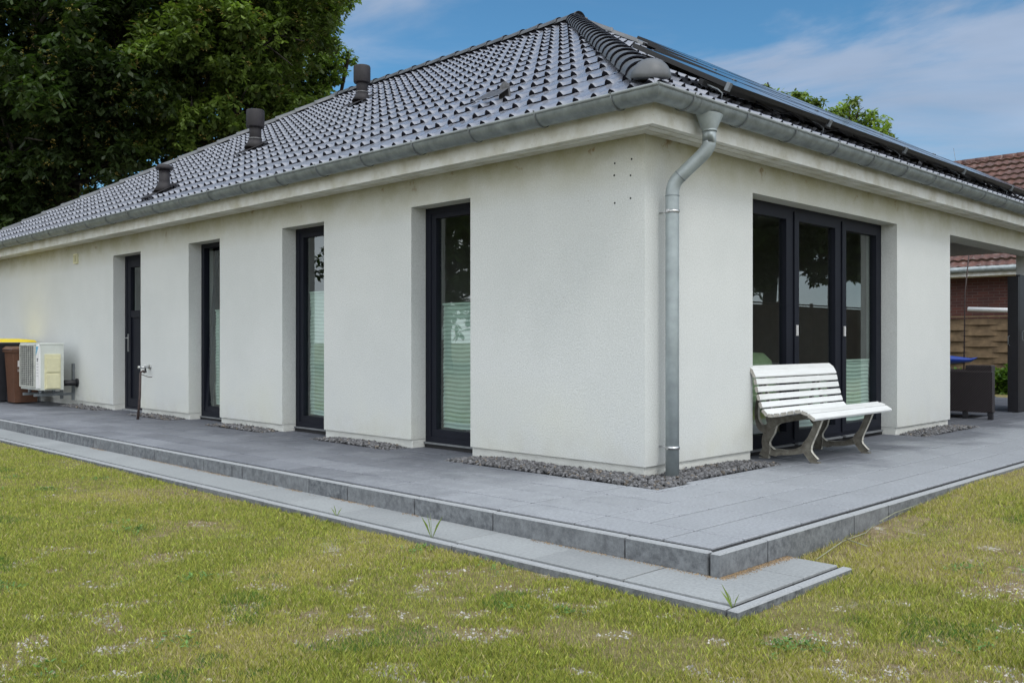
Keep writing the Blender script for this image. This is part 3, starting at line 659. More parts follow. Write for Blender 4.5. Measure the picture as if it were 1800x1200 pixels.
# solar panels on rails over the south slope
PO = .14
def PP(x, y, n): return (x, y - (n) * SA, Z0 + (y - X0) * TA + n * CA)
def panel(x0, x1, y0, y1):
    f = MB(); g = MB(); t0, t1 = PO / CA * 1.0 - .04, PO / CA * 1.0
    def slab_(m, a, c, d, e, lo, hi, mi=0):
        m.add([PP(a, d, lo), PP(c, d, lo), PP(c, e, lo), PP(a, e, lo), PP(a, d, hi), PP(c, d, hi), PP(c, e, hi), PP(a, e, hi)], [(0, 3, 2, 1), (4, 5, 6, 7), (0, 1, 5, 4), (1, 2, 6, 5), (2, 3, 7, 6), (3, 0, 4, 7)], mi)
    w = .012; slab_(f, x0, x1, y0, y0 + w, t0, t1); slab_(f, x0, x1, y1 - w, y1, t0, t1); slab_(f, x0, x0 + w, y0 + w, y1 - w, t0, t1); slab_(f, x1 - w, x1, y0 + w, y1 - w, t0, t1)
    slab_(g, x0 + w, x1 - w, y0 + w, y1 - w, t1 - .012, t1 - .002)
    o = f.build('solar_panel', 'panel_frame', house); g.build('solar_glass', 'panel_glass', o)
PW = 1.72
rows_ = [(-.03, .95, 1.0, 5), (.97, 1.95, 2.7, 3), (1.97, 2.95, 3.9, 2), (2.97, 3.95, 5.0, 1)]
for y0, y1, xl, k in rows_:
    for i in range(k): panel(xl + i * (PW + .02), xl + i * (PW + .02) + PW, y0 + .002, y1 - .002)
rl = MB(); hk = MB()
def bar(m, x0, x1, y0, y1, lo, hi):
    m.add([PP(x0, y0, lo), PP(x1, y0, lo), PP(x1, y1, lo), PP(x0, y1, lo), PP(x0, y0, hi), PP(x1, y0, hi), PP(x1, y1, hi), PP(x0, y1, hi)], [(0, 3, 2, 1), (4, 5, 6, 7), (0, 1, 5, 4), (1, 2, 6, 5), (2, 3, 7, 6), (3, 0, 4, 7)])
for y0, y1, xl, k in rows_:
    for yy in (y0 + .2, y1 - .2): bar(rl, xl - .08, xl + k * (PW + .02) + .05, yy - .02, yy + .02, .07, .112)
rl.build('mounting_rail', 'panel_frame', house)
for y0, y1, xl, k in rows_:
    for i in range(k + 1):
        x = xl + i * (PW + .02) - .01; q = MB(); q.tube([PP(x, y0 + .02, .03), PP(x, y0 + .03, .07), PP(x, y0 + .08, .085), PP(x, y0 + .2, .085)], .006, 6); bar(q, x - .02, x + .02, y0 - .01, y0 + .02, .10, .168); q.build('roof_hook', 'zinc_dark', house)
b = MB()  # dark string cables and under-panel clutter seen in the gap
for i in range(9):
    x = 1.7 + i * .95; b.tube([PP(x, .12, .09), PP(x + .25, .05, .05), PP(x + .55, .10, .10), PP(x + .9, .13, .06)], .008, 6)
b.build('cable', 'black_plastic', house)

# ------------------------------------------------------------------ windows and doors (parts of the house)
def frame_rect(m, axis, c0, c1, a, e, f, g, w, mi=0, wb=None):
    wb = w if wb is None else wb
    B = (lambda *t: m.box(c0, c1, t[0], t[1], t[2], t[3], mi)) if axis == 0 else (lambda *t: m.box(t[0], t[1], c0, c1, t[2], t[3], mi))
    B(a, a + w, f, g); B(e - w, e, f, g); B(a + w, e - w, g - w, g); B(a + w, e - w, f, f + wb)
def blind(axis, c, a, e, zb, zt, parent):
    m = MB(); n = int((zt - zb) / .02)
    vs = []
    for i in range(n + 1):
        z = zb + (zt - zb) * i / n; o_ = c + (.009 if i % 2 else 0)
        for j in range(9):
            t = a + (e - a) * j / 8; oo = o_ + .003 * math.sin(j * 1.7 + i * .35); vs.append((oo, t, z + .004 * math.sin(j * 1.1)) if axis == 0 else (t, oo, z + .004 * math.sin(j * 1.1)))
    m.add(vs, [(i * 9 + j, i * 9 + j + 1, (i + 1) * 9 + j + 1, (i + 1) * 9 + j) for i in range(n) for j in range(8)])
    if axis == 0: m.box(c - .008, c + .016, a, e, zt, zt + .018)
    else: m.box(a, e, c - .008, c + .016, zt, zt + .018)
    m.build('blind', 'blind', parent, auto_normals=False)
def window_left(a, e, zt_blind, tilt=0, spread=.92):
    a2, e2 = a + .004, e - .004; m = MB(); frame_rect(m, 0, RV, RV + .075, a2, e2, .03, HZ + .02, .075); w = m.build('window', 'anthracite', house)
    th = MB(); th.box(RV - .024, RV - .002, a2 + .07, e2, .036, .052); th.build('threshold', 'sill_metal', w)
    un = MB(); un.box(RV - .01, RV + .07, a2, e2, -.05, .03); un.build('sill_base', 'black_gap', w)
    s = MB(); frame_rect(s, 0, .012, .082, a2 + .062, e2 - .062, .0, HZ - .115, .082); p = MB(); p.add([(.043, a2 + .144, .082), (.043, e2 - .144, .082), (.043, e2 - .144, HZ - .197), (.043, a2 + .144, HZ - .197)], [(0, 1, 2, 3)])
    so_ = s.build('sash', 'anthracite', w, loc=(RV - .004, 0, .095)); p.build('pane', 'glass', so_ if False else w, loc=(RV - .004, 0, .095))
    pane = w.children[-1]
    if tilt:
        for q in (so_, pane): q.rotation_euler = (0, R(tilt), 0)
    if zt_blind:
        blind(0, RV + .09 if not tilt else RV + .12, a2 + .15, e2 - .15, .19, zt_blind, w)
    if tilt: w.children[-1].rotation_euler = (0, R(tilt * .9), 0)
    return w
w = window_left(*WL[0], 1.35); q = MB(); q.box(RV + .085, RV + .10, WL[0][1] - .135, WL[0][1] - .118, 1.02, 1.14); q.build('handle', 'alu', w)
window_left(*WL[1], 1.545); window_left(*WL[2], 1.40, tilt=4.3)
# entrance side door
a2, e2 = DR[0] + .004, DR[1] - .004
m = MB(); frame_rect(m, 0, RV, RV + .075, a2, e2, .02, HZ + .02, .07, wb=.03); dr = m.build('door', 'anthracite', house)
m = MB(); frame_rect(m, 0, RV + .006, RV + .07, a2 + .065, e2 - .065, .055, HZ - .05, .12); m.box(RV + .01, RV + .066, a2 + .185, e2 - .185, 1.36, 1.46); m.box(RV + .03, RV + .055, a2 + .185, e2 - .185, .175, 1.36); m.build('door_leaf', 'anthracite', dr)
m = MB(); m.add([(RV + .038, a2 + .185, 1.46), (RV + .038, e2 - .185, 1.46), (RV + .038, e2 - .185, HZ - .17), (RV + .038, a2 + .185, HZ - .17)], [(0, 1, 2, 3)]); m.build('pane', 'glass', dr)
m = MB(); yb = e2 - .12; m.box(RV - .006, RV + .007, yb - .016, yb + .016, .86, 1.12); m.tube([(RV - .04, yb, 1.06), (RV - .04, yb - .11, 1.06)], .009, 8); m.tube([(RV, yb, 1.06), (RV - .04, yb, 1.06)], .009, 8); m.build('handle', 'steel', dr)
m = MB(); m.box(RV - .05, RV + .07, a2, e2, -.02, .02); m.build('threshold', 'alu', dr)
# three-part window of the south wall
ax0, ax1 = 1.518, 4.480; m = MB(); frame_rect(m, 1, RV, RV + .075, ax0, ax1, .03, HZ + .02, .07)
W3 = (ax1 - ax0) / 3
for i in (1, 2): m.box(ax0 + i * W3 - .028, ax0 + i * W3 + .028, RV + .001, RV + .074, .10, HZ - .05)
ww = m.build('window', 'anthracite', house); ww['label'] = 'three part floor to ceiling window behind the bench'
m = MB(); m.box(ax0, ax1, RV - .01, RV + .07, -.05, .03); m.build('sill_base', 'black_gap', ww)
for i in range(3):
    a, e = ax0 + i * W3 + .036, ax0 + (i + 1) * W3 - .036
    if i == 0: a += .03
    if i == 2: e -= .03
    s = MB(); frame_rect(s, 1, RV - .012, RV + .06, a, e, .085, HZ - .04, .085); so_ = s.build('sash', 'anthracite', ww)
    p = MB(); p.add([(a + .085, RV + .029, .17), (e - .085, RV + .029, .17), (e - .085, RV + .029, HZ - .125), (a + .085, RV + .029, HZ - .125)], [(0, 1, 2, 3)]); p.build('pane', 'glass', ww)
    th = MB(); th.box(a, e, RV - .05, RV - .013, .036, .052); th.build('threshold', 'sill_metal', ww)
    if i: h = MB(); h.box(a + .026, a + .038, RV - .03, RV - .013, 1.06, 1.16); h.build('handle', 'label_white', so_)
    if i: blind(1, RV + .07, a + .09, e - .09, .18, (.62, .80)[i - 1], ww)
m = MB(); m.box(4.88, 5.39, .50, .62, .02, 2.49); m.build('room_wall', 'inner_wall', house)
# vent grille on the left facade
m = MB(); frame_rect(m, 0, -.03, .0, 11.04, 11.19, 2.235, 2.39, .02); 
for i in range(6): m.box(-.02, -.004, 11.06, 11.17, 2.262 + i * .019, 2.272 + i * .019)
m.box(-.006, 0, 11.06, 11.17, 2.255, 2.37, 1); m.build('air_vent', ['cream', 'ac_dark'], house)
# wall screw holes near the corner
for y, z in ((.28, 2.35), (.12, 2.36), (.285, 2.26), (.13, 2.24), (.28, 2.05), (.13, 2.07)):
    m = MB(); m.tube([(-.0015, y, z), (.01, y, z)], .008, 8); m.build('screw_hole', 'black_gap', house)

# ------------------------------------------------------------------ furniture and small objects
def bench():
    t = thing('park_bench', 'white slatted park bench with weathered cast iron sides in front of the big window', 'bench', (2.2, -.25, 0)); T0 = Vector((2.2, -.25, 0)); XA, XB = 1.47, 2.95
    prof = [(-.555, .392, .068, 33), (-.497, .424, .056, 18), (-.436, .434, .055, -8), (-.374, .422, .055, -12), (-.312, .408, .055, -12), (-.249, .395, .055, -8), (-.192, .388, .05, 0), (-.136, .408, .065, 45),
            (-.100, .470, .050, 70), (-.080, .534, .049, 73), (-.063, .600, .049, 76), (-.049, .664, .050, 79), (-.030, .728, .065, 62), (.005, .772, .065, 35)]
    for y, z, w, ang in prof:
        m = MB(); a = R(ang); 
        if ang == 33: a = R(33)
        ca, sa = math.cos(a), math.sin(a); th = .014; q = []
        if y > -.17 and z > .45 or ang == 45: d = (ca, sa)
        else: d = (ca, sa)
        nrm = (-d[1], d[0])
        c5 = .005
        loop = [(-w / 2 + c5, -th), (w / 2 - c5, -th), (w / 2, -th + c5), (w / 2, th - c5), (w / 2 - c5, th), (-w / 2 + c5, th), (-w / 2, th - c5), (-w / 2, -th + c5)]
        for s_, n_ in loop: q.append((y + d[0] * s_ + nrm[0] * n_ - T0.y, z + d[1] * s_ + nrm[1] * n_))
        m.prism(q, 0, XA - T0.x + random.uniform(-.003, .003), XB - T0.x + random.uniform(-.003, .003), 0)
        m.mi[-len(m.mi):-len(m.mi) + 2] = [1, 1]
        m.build('slat', ['bench_white', 'cell_wood'], t)
    cnt = [0]
    def stroke(m, pts, ws, x, th=.016):
        cnt[0] += 1; tk = .36 + .018 * (cnt[0] % 7); th = th + .0004 * (cnt[0] % 7)
        # smooth resample, flat cast bar with raised flange edge
        P = [Vector((p[0], p[1])) for p in pts]; out = []; wo = []
        for i in range(len(P) - 1):
            p0, p1, p2, p3 = P[max(i - 1, 0)], P[i], P[i + 1], P[min(i + 2, len(P) - 1)]
            for k in range(6):
                u = k / 6; out.append(.5 * ((2 * p1) + (p2 - p0) * u + (2 * p0 - 5 * p1 + 4 * p2 - p3) * u * u + (3 * p1 - p0 - 3 * p2 + p3) * u ** 3)); wo.append(ws[i] * (1 - u) + ws[i + 1] * u)
        out.append(P[-1]); wo.append(ws[-1]); L_, R_ = [], []
        for i, p in enumerate(out):
            d = (out[min(i + 1, len(out) - 1)] - out[max(i - 1, 0)]).normalized(); n_ = Vector((-d.y, d.x)); L_.append(p + n_ * wo[i]); R_.append(p - n_ * wo[i])
        for i in range(len(out) - 1):
            pr_ = [L_[i], L_[i + 1], R_[i + 1], R_[i]]
            vs = [(x - T0.x + s_ * th, q.x - T0.y, q.y) for s_ in (-tk, tk) for q in pr_]
            m.add(vs, [(0, 1, 2, 3), (7, 6, 5, 4)], 0, True)
        for side_ in (L_, R_):
            for i in range(len(out) - 1):
                a_, b_ = side_[i], side_[i + 1]; m.add([(x - T0.x - th, a_.x - T0.y, a_.y), (x - T0.x + th, a_.x - T0.y, a_.y), (x - T0.x + th, b_.x - T0.y, b_.y), (x - T0.x - th, b_.x - T0.y, b_.y)], [(0, 1, 2, 3)], 1, True)
                c_ = (a_ - (L_[i] + R_[i]) / 2).normalized() * .006; a2_, b2_ = a_ - c_, b_ - c_
                for s_ in (-1, 1): m.add([(x - T0.x + s_ * th, a_.x - T0.y, a_.y), (x - T0.x + s_ * th, b_.x - T0.y, b_.y), (x - T0.x + s_ * th * .9, b2_.x - T0.y, b2_.y), (x - T0.x + s_ * th * .9, a2_.x - T0.y, a2_.y)], [(0, 1, 2, 3)])
    for x in (1.70, 2.66):
        m = MB()
        stroke(m, [(-.505, .365), (-.478, .28), (-.435, .19), (-.402, .125), (-.42, .07), (-.478, .008)], [.034, .027, .028, .044, .032, .034], x)
        stroke(m, [(-.10, .05), (-.14, .062), (-.22, .066), (-.31, .082), (-.40, .115)], [.030, .024, .022, .024, .034], x)
        stroke(m, [(-.505, .365), (-.436, .398), (-.36, .376), (-.25, .352), (-.15, .335), (-.08, .30)], [.024, .022, .026, .022, .03, .045], x)
        stroke(m, [(-.09, .31), (-.06, .24), (-.025, .15), (-.03, .08), (-.005, .010)], [.04, .05, .036, .036, .046], x)
        stroke(m, [(-.03, .09), (-.10, .055), (-.16, .062)], [.04, .028, .022], x)
        stroke(m, [(-.05, .25), (.02, .262), (.058, .33), (.062, .42), (.035, .56), (.018, .68), (.030, .745)], [.045, .03, .017, .015, .015, .015, .012], x)
        stroke(m, [(-.08, .31), (-.045, .34), (-.065, .395), (-.055, .45), (-.035, .55), (-.02, .64), (.0, .70)], [.04, .018, .016, .016, .012, .012, .010], x)
        m.box(x - T0.x - .024, x - T0.x + .024, -.512 - T0.y, -.44 - T0.y, .0, .010); m.box(x - T0.x - .024, x - T0.x + .024, -.045 - T0.y, .035 - T0.y, .0, .010)
        m.build('side_frame', ['castiron', 'castiron_edge'], t, auto_normals=False)
    m = MB(); m.tube([(1.70 - T0.x, -.30 - T0.y, .345), (2.66 - T0.x, -.30 - T0.y, .345)], .008, 8); m.build('tie_rod', 'castiron', t)
bench()

def ac_unit():
    t = thing('air_conditioner', 'pale outdoor air conditioning unit on a wall bracket beside the bins', 'air conditioner', (-.41, 11.45, .26)); ox, oy, oz = -.41, 11.45, .26
    x0, x1, y0, y1 = -.57 - ox, -.24 - ox, 11.0 - oy, 11.92 - oy; m = MB(); m.bbox(x0, x1, y0, y1, 0, .71, .008); m.bbox(x0 - .012, x1 + .006, y0 - .006, y1 + .006, .70, .725, .008); m.box(x1 - .10, x1 - .097, y0 - .002, y0, .02, .68); bd = m.build('casing', 'ac_white', t)
    m = MB(); m.box(x0 - .004, x0, y0 + .26, y1 - .03, .05, .68); m.build('fan_opening', 'ac_dark', t)
    m = MB()
    for i in range(22): z = .06 + i * .029; m.box(x0 - .018, x0 - .012, y0 + .25, y1 - .02, z, z + .006)
    for i in range(8): y = y0 + .26 + i * .09; m.box(x0 - .022, x0 - .018, y, y + .006, .05, .69)
    frame_rect(m, 0, x0 - .024, x0, y0 + .235, y1 - .005, .035, .70, .018); m.build('fan_grille', 'ac_grille', t)
    m = MB(); m.bbox(x0 - .02, x0, y0 + .02, y0 + .16, .03, .70, .006); m.build('front_panel', 'label_white', t)
    m = MB(); m.add([(x0 - .022, y0 + .15, .67), (x0 - .022, y0 + .05, .67), (x0 - .022, y0 + .13, .57)], [(0, 1, 2)]); m.add([(x0 - .022, y0 + .16, .60), (x0 - .022, y0 + .11, .60), (x0 - .022, y0 + .155, .53)], [(0, 1, 2)]); m.build('emblem', 'blue_mark', t)
    m = MB(); m.box(x0 - .022, x0 - .0205, y0 + .06, y0 + .12, .47, .49); m.box(x0 - .022, x0 - .0205, y0 + .08, y0 + .115, .44, .465)
    for i in range(5): m.box(x0 - .022, x0 - .0205, y0 + .05, y0 + .13, .22 + i * .045, .224 + i * .045)
    m.build('lettering', 'dark_mark', t)
    m = MB(); m.bbox(x0 + .05, x1 - .05, y0 - .025, y0, .015, .555, .004); m.bbox(x0 + .07, x1 - .07, y0 - .045, y0 - .025, .03, .25, .01); m.bbox(x0 + .07, x1 - .07, y0 - .04, y0 - .025, .28, .50, .01); m.build('valve_cover', 'cream', t)
    m = MB(); m.box(x1 - .01, x1 + .0, y0 - .008, y0, .0, .72)
    m.build('corner_strip', 'ac_white', t)
    for yy in (11.22 - oy, 11.72 - oy):
        m = MB(); m.box(-.60 - ox, -.0 - ox, yy - .02, yy + .02, -.10, -.06); m.box(-.035 - ox, -.0 - ox, yy - .025, yy + .025, -.18, .40)
        m.tube([(-.50 - ox, yy, -.06), (-.50 - ox, yy, .0)], .025, 10); m.tube([(-.31 - ox, yy, -.06), (-.31 - ox, yy, .0)], .025, 10); m.build('wall_bracket', 'zinc_dark', t)
    m = MB(); m.tube([(-.24 - ox, 11.10 - oy, .10), (-.05 - ox, 11.08 - oy, .10), (.0 - ox, 11.08 - oy, .10)], .045, 14); m.tube([(-.022 - ox, 11.08 - oy, .10), (-.0 - ox, 11.08 - oy, .10)], .068, 14); m.build('pipe', 'black_plastic', t)
ac_unit()
def bin_(name, label, cx, cy, w, d, h, body, lid, rot=0, sticker=False):
    t = thing(name, label, 'wheelie bin', (cx, cy, 0)); t.rotation_euler.z = rot; m = MB(); k = .8
    lo = [(-w / 2 * k, -d / 2 * k), (w / 2 * k, -d / 2 * k), (w / 2 * k, d / 2 * k), (-w / 2 * k, d / 2 * k)]; hi = [(x / k, y / k) for x, y in lo]
    m.add([(*p, .02) for p in lo] + [(*p, h * .93) for p in hi], [(3, 2, 1, 0), (0, 1, 5, 4), (1, 2, 6, 5), (2, 3, 7, 6), (3, 0, 4, 7)]); m.bbox(-w / 2 - .02, w / 2 + .02, -d / 2 - .02, d / 2 + .02, h * .90, h * .935, .006); m.build('body', body, t)
    m = MB(); m.add([(-w / 2 - .03, -d / 2 - .03, h * .94), (w / 2 + .03, -d / 2 - .03, h * .94), (w / 2 + .03, d / 2 + .03, h * .95), (-w / 2 - .03, d / 2 + .03, h * .95), (-w / 2, -d / 2, h * .975), (w / 2, -d / 2, h * .975), (w / 2 - .02, d / 2, h * 1.0), (-w / 2 + .02, d / 2, h * 1.0)], [(0, 3, 2, 1), (4, 5, 6, 7), (0, 1, 5, 4), (1, 2, 6, 5), (2, 3, 7, 6), (3, 0, 4, 7)])
    m.tube([(-w / 2 + .05, d / 2 + .05, h * .96), (w / 2 - .05, d / 2 + .05, h * .96)], .014, 10); m.build('lid', lid, t)
    for sx in (-1, 1): m = MB(); m.tube([(sx * (w / 2 * k - .01), d / 2 * k + .02, .1), (sx * (w / 2 * k - .06), d / 2 * k + .02, .1)], .10, 18); m.build('wheel', 'black_plastic', t)
    if sticker:
        m = MB(); s_ = lambda z: -(d / 2 * (k + (1 - k) * (z - .02) / (h * .93 - .02))) - .003
        for x0, x1, z0, z1 in ((-.14, -.10, .60, .70), (-.09, -.085, .60, .70), (-.09, -.05, .69, .70), (-.09, -.06, .645, .655), (-.04, -.035, .60, .70), (-.035, .0, .69, .70), (-.005, .0, .65, .69), (-.035, 0, .645, .655), (-.14, .0, .55, .56), (-.14, -.03, .525, .535)):
            m.add([(x0, s_(z0), z0), (x1, s_(z0), z0), (x1, s_(z1), z1), (x0, s_(z1), z1)], [(0, 1, 2, 3)])
        m.build('lettering', 'label_white', t)
bin_('wheelie_bin', 'brown wheelie bin with white lettering standing against the air conditioner', -.42, 12.32, .42, .44, .93, 'brown_plastic', 'brown_plastic', 0, True)
bin_('wheelie_bin', 'black wheelie bin with a bright yellow lid behind the brown bin', -.66, 13.08, 1.1, .74, 1.06, 'black_plastic', 'yellow_plastic', 0)
# outdoor tap + rod
m = MB(); y, z = 8.42, .655; t = thing('wall_tap', 'stainless outdoor tap on the white wall between the side door and the tilted window', 'tap', (0, y, z))
m.tube([(-.001, 0, 0), (-.012, 0, 0)], .035, 16); m.tube([(-.01, 0, 0), (-.14, 0, 0)], .014, 12); m.tube([(-.07, 0, 0), (-.07, 0, .035)], .012, 10); m.build('tap_body', 'steel', t)
m = MB(); m.tube([(-.07, 0, .0), (-.07, 0, -.05)], .012, 10); m.tube([(-.07, 0, -.045), (-.07, 0, -.075)], .017, 10, mi=0); m.build('spout', 'black_plastic', t)
m = MB(); m.tube([(-.135, 0, 0), (-.17, 0, 0)], .02, 10); m.tube([(-.16, -.03, 0), (-.16, .03, 0)], .006, 6); m.build('tap_knob', 'steel', t)
m = MB(); m.tube([(-.45, 7.77, 0), (-.41, 7.80, .3), (-.395, 7.82, .60)], [.017, .015, .014], 10); m.tube([(-.395, 7.82, .60), (-.36, 7.82, .625), (-.34, 7.82, .60)], .014, 8); m.tube([(-.395, 7.82, .585), (-.30, 7.80, .545), (-.25, 7.80, .54)], .005, 6)
tag(m.build('rod', 'rust'), 'thin dark metal rod standing upright on the paving below the tap', 'rod')
# pale cable in the grass by the kerb
m = MB(); m.tube([(-.98, -1.84, -.13), (-.6, -1.80, -.10), (-.3, -1.80, -.095), (-.1, -1.76, -.08)], .003, 6); m.tube([(-.05, -1.77, -.07), (.2, -1.76, -.05), (.5, -1.78, -.035)], .003, 6); m.tube([(-.62, -1.95, -.10), (-.55, -1.80, -.095)], .003, 6)
tag(m.build('cable', 'hose'), 'thin pale cable lying in the grass along the kerb', 'cable')
# wicker armchair on the terrace
t = thing('wicker_armchair', 'dark brown wicker armchair under the covered terrace', 'armchair', (7.6, .35, 0)); cx, cy = 7.6, .35
for xa, ya in ((7.26, -.07), (7.95, .16)): m = MB(); m.bbox(xa - cx, xa + .10 - cx, ya - cy, .80 - cy, .09, .625, .015); m.build('armrest', 'wicker', t)
m = MB(); m.bbox(7.36 - cx, 7.95 - cx, .14 - cy, .80 - cy, .09, .36, .015); m.build('seat', 'wicker', t)
m = MB(); m.bbox(7.30 - cx, 7.44 - cx, -.05 - cy, .27 - cy, .625, .70, .012); m.build('arm_cushion', 'wicker', t)
m = MB(); m.bbox(7.36 - cx, 7.95 - cx, .68 - cy, .80 - cy, .36, .66, .02); m.build('backrest', 'wicker', t)
for x, y in ((7.26, -.07), (7.99, .17), (7.26, .24), (7.26, .74), (7.99, .74)):
    m = MB(); m.box(x - cx, x + .055 - cx, y - cy, y + .055 - cy, 0, .10); m.build('leg', 'black_plastic', t)
# folded black shutter leaves by the pillar
t = thing('folding_screen', 'tall black folded screen with small handles standing by the terrace pillar', 'screen', (8.95, .15, 0))
m = MB(); m.box(-.07, -.01, -.05, .09, .01, 1.93); m.box(-.0, .75, -.05, -.0, .01, 1.96); m.box(-.0, .75, .02, .06, .01, 1.94); m.build('leaf', 'black_plastic', t)
for x, y, z in ((-.13, .06, .95), (-.01, -.09, 1.02)):
    m = MB(); m.box(x, x + .06, y, y + .012, z, z + .012); m.box(x, x + .06, y, y + .012, z + .13, z + .142); m.box(x, x + .012, y, y + .012, z, z + .142); m.build('handle', 'zinc_dark', t)
# inside: pale green armchair
t = thing('armchair', 'pale green rounded armchair seen through the left pane of the big window', 'armchair', (3.45, 1.05, .02))
m = MB(); n = 20; vs = []
for j, (rr, z) in enumerate(((.0, .0), (.30, .0), (.36, .1), (.38, .45), (.36, .62), (.30, .78), (.18, .86), (.0, .87))):
    for k in range(n): a = 2 * math.pi * k / n; vs.append((rr * math.cos(a) * 1.0, rr * .55 * math.sin(a) + .1, z))
m.add(vs, [(j * n + k, j * n + (k + 1) % n, (j + 1) * n + (k + 1) % n, (j + 1) * n + k) for j in range(7) for k in range(n)], 0, True); m.build('backrest', 'chair_green', t)
m = MB(); m.bbox(-.34, .34, -.45, -.08, .12, .42, .05); m.build('seat', 'chair_green', t)

# ------------------------------------------------------------------ east side: fence, neighbour, kayak
def woven_fence(x, y0, y1, zt, mat, label, axis=0, group=None):
    t = thing('woven_fence', label, 'fence', (0, 0, 0), group); pw = 1.8; n = int((y1 - y0) / pw)
    for i in range(n):
        a = y0 + i * pw; m = MB(); hh = .115; k = 0; z = zt - .03
        while z > .02:
            vs = []; S_ = 16; ph = (k % 2) * math.pi
            for s_ in range(S_ + 1):
                o_ = x + .017 * math.sin(s_ / S_ * math.pi * 3 + ph)
                for zz, do in ((z, .012), (z - hh - .012, -.006)): vs.append((o_ + do, a + .05 + (pw - .1) * s_ / S_, zz) if axis == 0 else (a + .05 + (pw - .1) * s_ / S_, o_ + do, zz))
            m.add(vs, [(2 * s_, 2 * s_ + 2, 2 * s_ + 3, 2 * s_ + 1) for s_ in range(S_)]); z -= hh; k += 1
        B = (lambda *q: m.box(*q)) if axis == 0 else (lambda a_, b_, c_, d_, e_, f_: m.box(c_, d_, a_, b_, e_, f_))
        B(x - .02, x + .02, a + .02, a + .05, .0, zt); B(x - .02, x + .02, a + pw - .05, a + pw - .02, .0, zt); B(x - .035, x + .035, a + .02, a + pw - .02, zt, zt + .03)
        m.build('panel', mat, t, auto_normals=False)
        p = MB(); B2 = (lambda *q: p.box(*q)) if axis == 0 else (lambda a_, b_, c_, d_, e_, f_: p.box(c_, d_, a_, b_, e_, f_)); B2(x - .04, x + .04, a - .018, a + .018, -.2, zt + .06); p.build('post', mat, t)
woven_fence(15.2, -3.6, 9.1, 1.52, 'fence_wood', 'light brown woven wooden fence beyond the terrace')
woven_fence(-7.2, 3.0, 45, 1.95, 'fence_dark', 'dark wooden fence on the south side mirrored in the big window', axis=1)
nb_ = thing('brick_house', 'dark red brick neighbour house with weathered red tile roof beyond the fence', 'house')
b = MB(); b.box(19.0, 28.0, 0, 22, -.1, 2.75); b.build('wall', 'brick', nb_)
b = MB(); b.box(18.44, 19.0, -.3, 22.3, 2.60, 2.64); b.box(18.42, 18.46, -.3, 22.3, 2.60, 2.78); b.build('fascia', 'trim', nb_)
b = MB(); b.tube([(18.36, -.3, 2.76), (18.36, 22.3, 2.76)], .075, 12); b.build('gutter', 'zinc', nb_)
b = MB(); b.tube([(18.40, 8.15, 2.7), (18.9, 8.1, 2.45), (18.93, 8.1, 0)], .045, 10); b.build('downpipe', 'zinc_dark', nb_)
def red_roof():
    m = MB(); tt = 3.5 / 5.1; al = math.atan(tt); ca, sa = math.cos(al), math.sin(al); L_ = 5.2 / ca; pitch = .335; rows = int(L_ / pitch) + 1; w = .22; sub = 6; y0, y1 = -.4, 14
    nu = int((y1 - y0) / w * sub)
    for i in range(rows):
        vs = []; 
        for t_, amp in ((0, 1), (.5, .9), (1.04, .8)):
            for k in range(nu + 1):
                u = y0 + k * w / sub; n = .05 * (1 - t_) + .035 * amp * (.5 + .5 * math.cos(2 * math.pi * k / sub)) + .008 * math.sin(k // sub * 12.9 + i * 7.7); r = (i + t_) * pitch; vs.append((18.38 + r * ca - n * sa, u, 2.78 + r * sa + n * ca))
        W = nu + 1; m.add(vs, [(a * W + k, a * W + k + 1, (a + 1) * W + k + 1, (a + 1) * W + k) for a in range(2) for k in range(nu)], 0, True)
        vs = []
        for dn in (1, 0):
            for k in range(nu + 1):
                u = y0 + k * w / sub; n = (.05 + .035 * (.5 + .5 * math.cos(2 * math.pi * k / sub)) + .008 * math.sin(k // sub * 12.9 + i * 7.7)) if dn else -.01; r = i * pitch; vs.append((18.38 + r * ca - n * sa, u, 2.78 + r * sa + n * ca))
        m.add(vs, [(k, k + 1, W + k + 1, W + k) for k in range(nu)], 1)
    r = m.build('roof', ['red_tile', 'fence_dark'], nb_, auto_normals=False)
    b = MB(); b.add([(23.55, -.4, 6.3), (28.7, -.4, 2.8), (28.7, 22, 2.8), (23.55, 22, 6.3)], [(0, 1, 2, 3)]); b.add([(19, 0, 2.75), (28, 0, 2.75), (23.5, 0, 6.2)], [(0, 1, 2)]); b.build('roof_back', 'red_tile', nb_)
    b = MB(); y = -.4; k = 0
    while y < 14: b.tube([(23.5, y, 6.28), (23.5, y + .40, 6.30)], [.13, .115], 10); y += .37
    b.build('ridge_cap', 'red_tile', r)
red_roof()
b = MB(); b.tube([(24.0, 6.25, 6.2), (24.0, 6.35, 6.9)], .006, 6); b.build('aerial', 'zinc_dark', nb_)
m = MB(); m.tube([(15.9, 1.0, 1.60), (16.0, 3.2, 1.72)], .05, 12); m.box(15.9, 15.96, 2.1, 2.2, .0, 1.62)
tag(m.build('pipe', 'label_white'), 'white tube resting above the woven fence', 'pipe')
m = MB(); m.tube([(13.6, 2.47, -.1), (13.62, 2.45, 1.95), (13.7, 2.40, 2.75)], [.014, .012, .012], 8); tag(m.build('garden_pole', 'rust'), 'thin bare garden pole rising beside the blue kayak', 'pole')
t = thing('kayak', 'blue kayak with its bow pointing right beyond the armchair', 'kayak', (13.5, 3.2, .51)); m = MB(); n = 12; vs = []
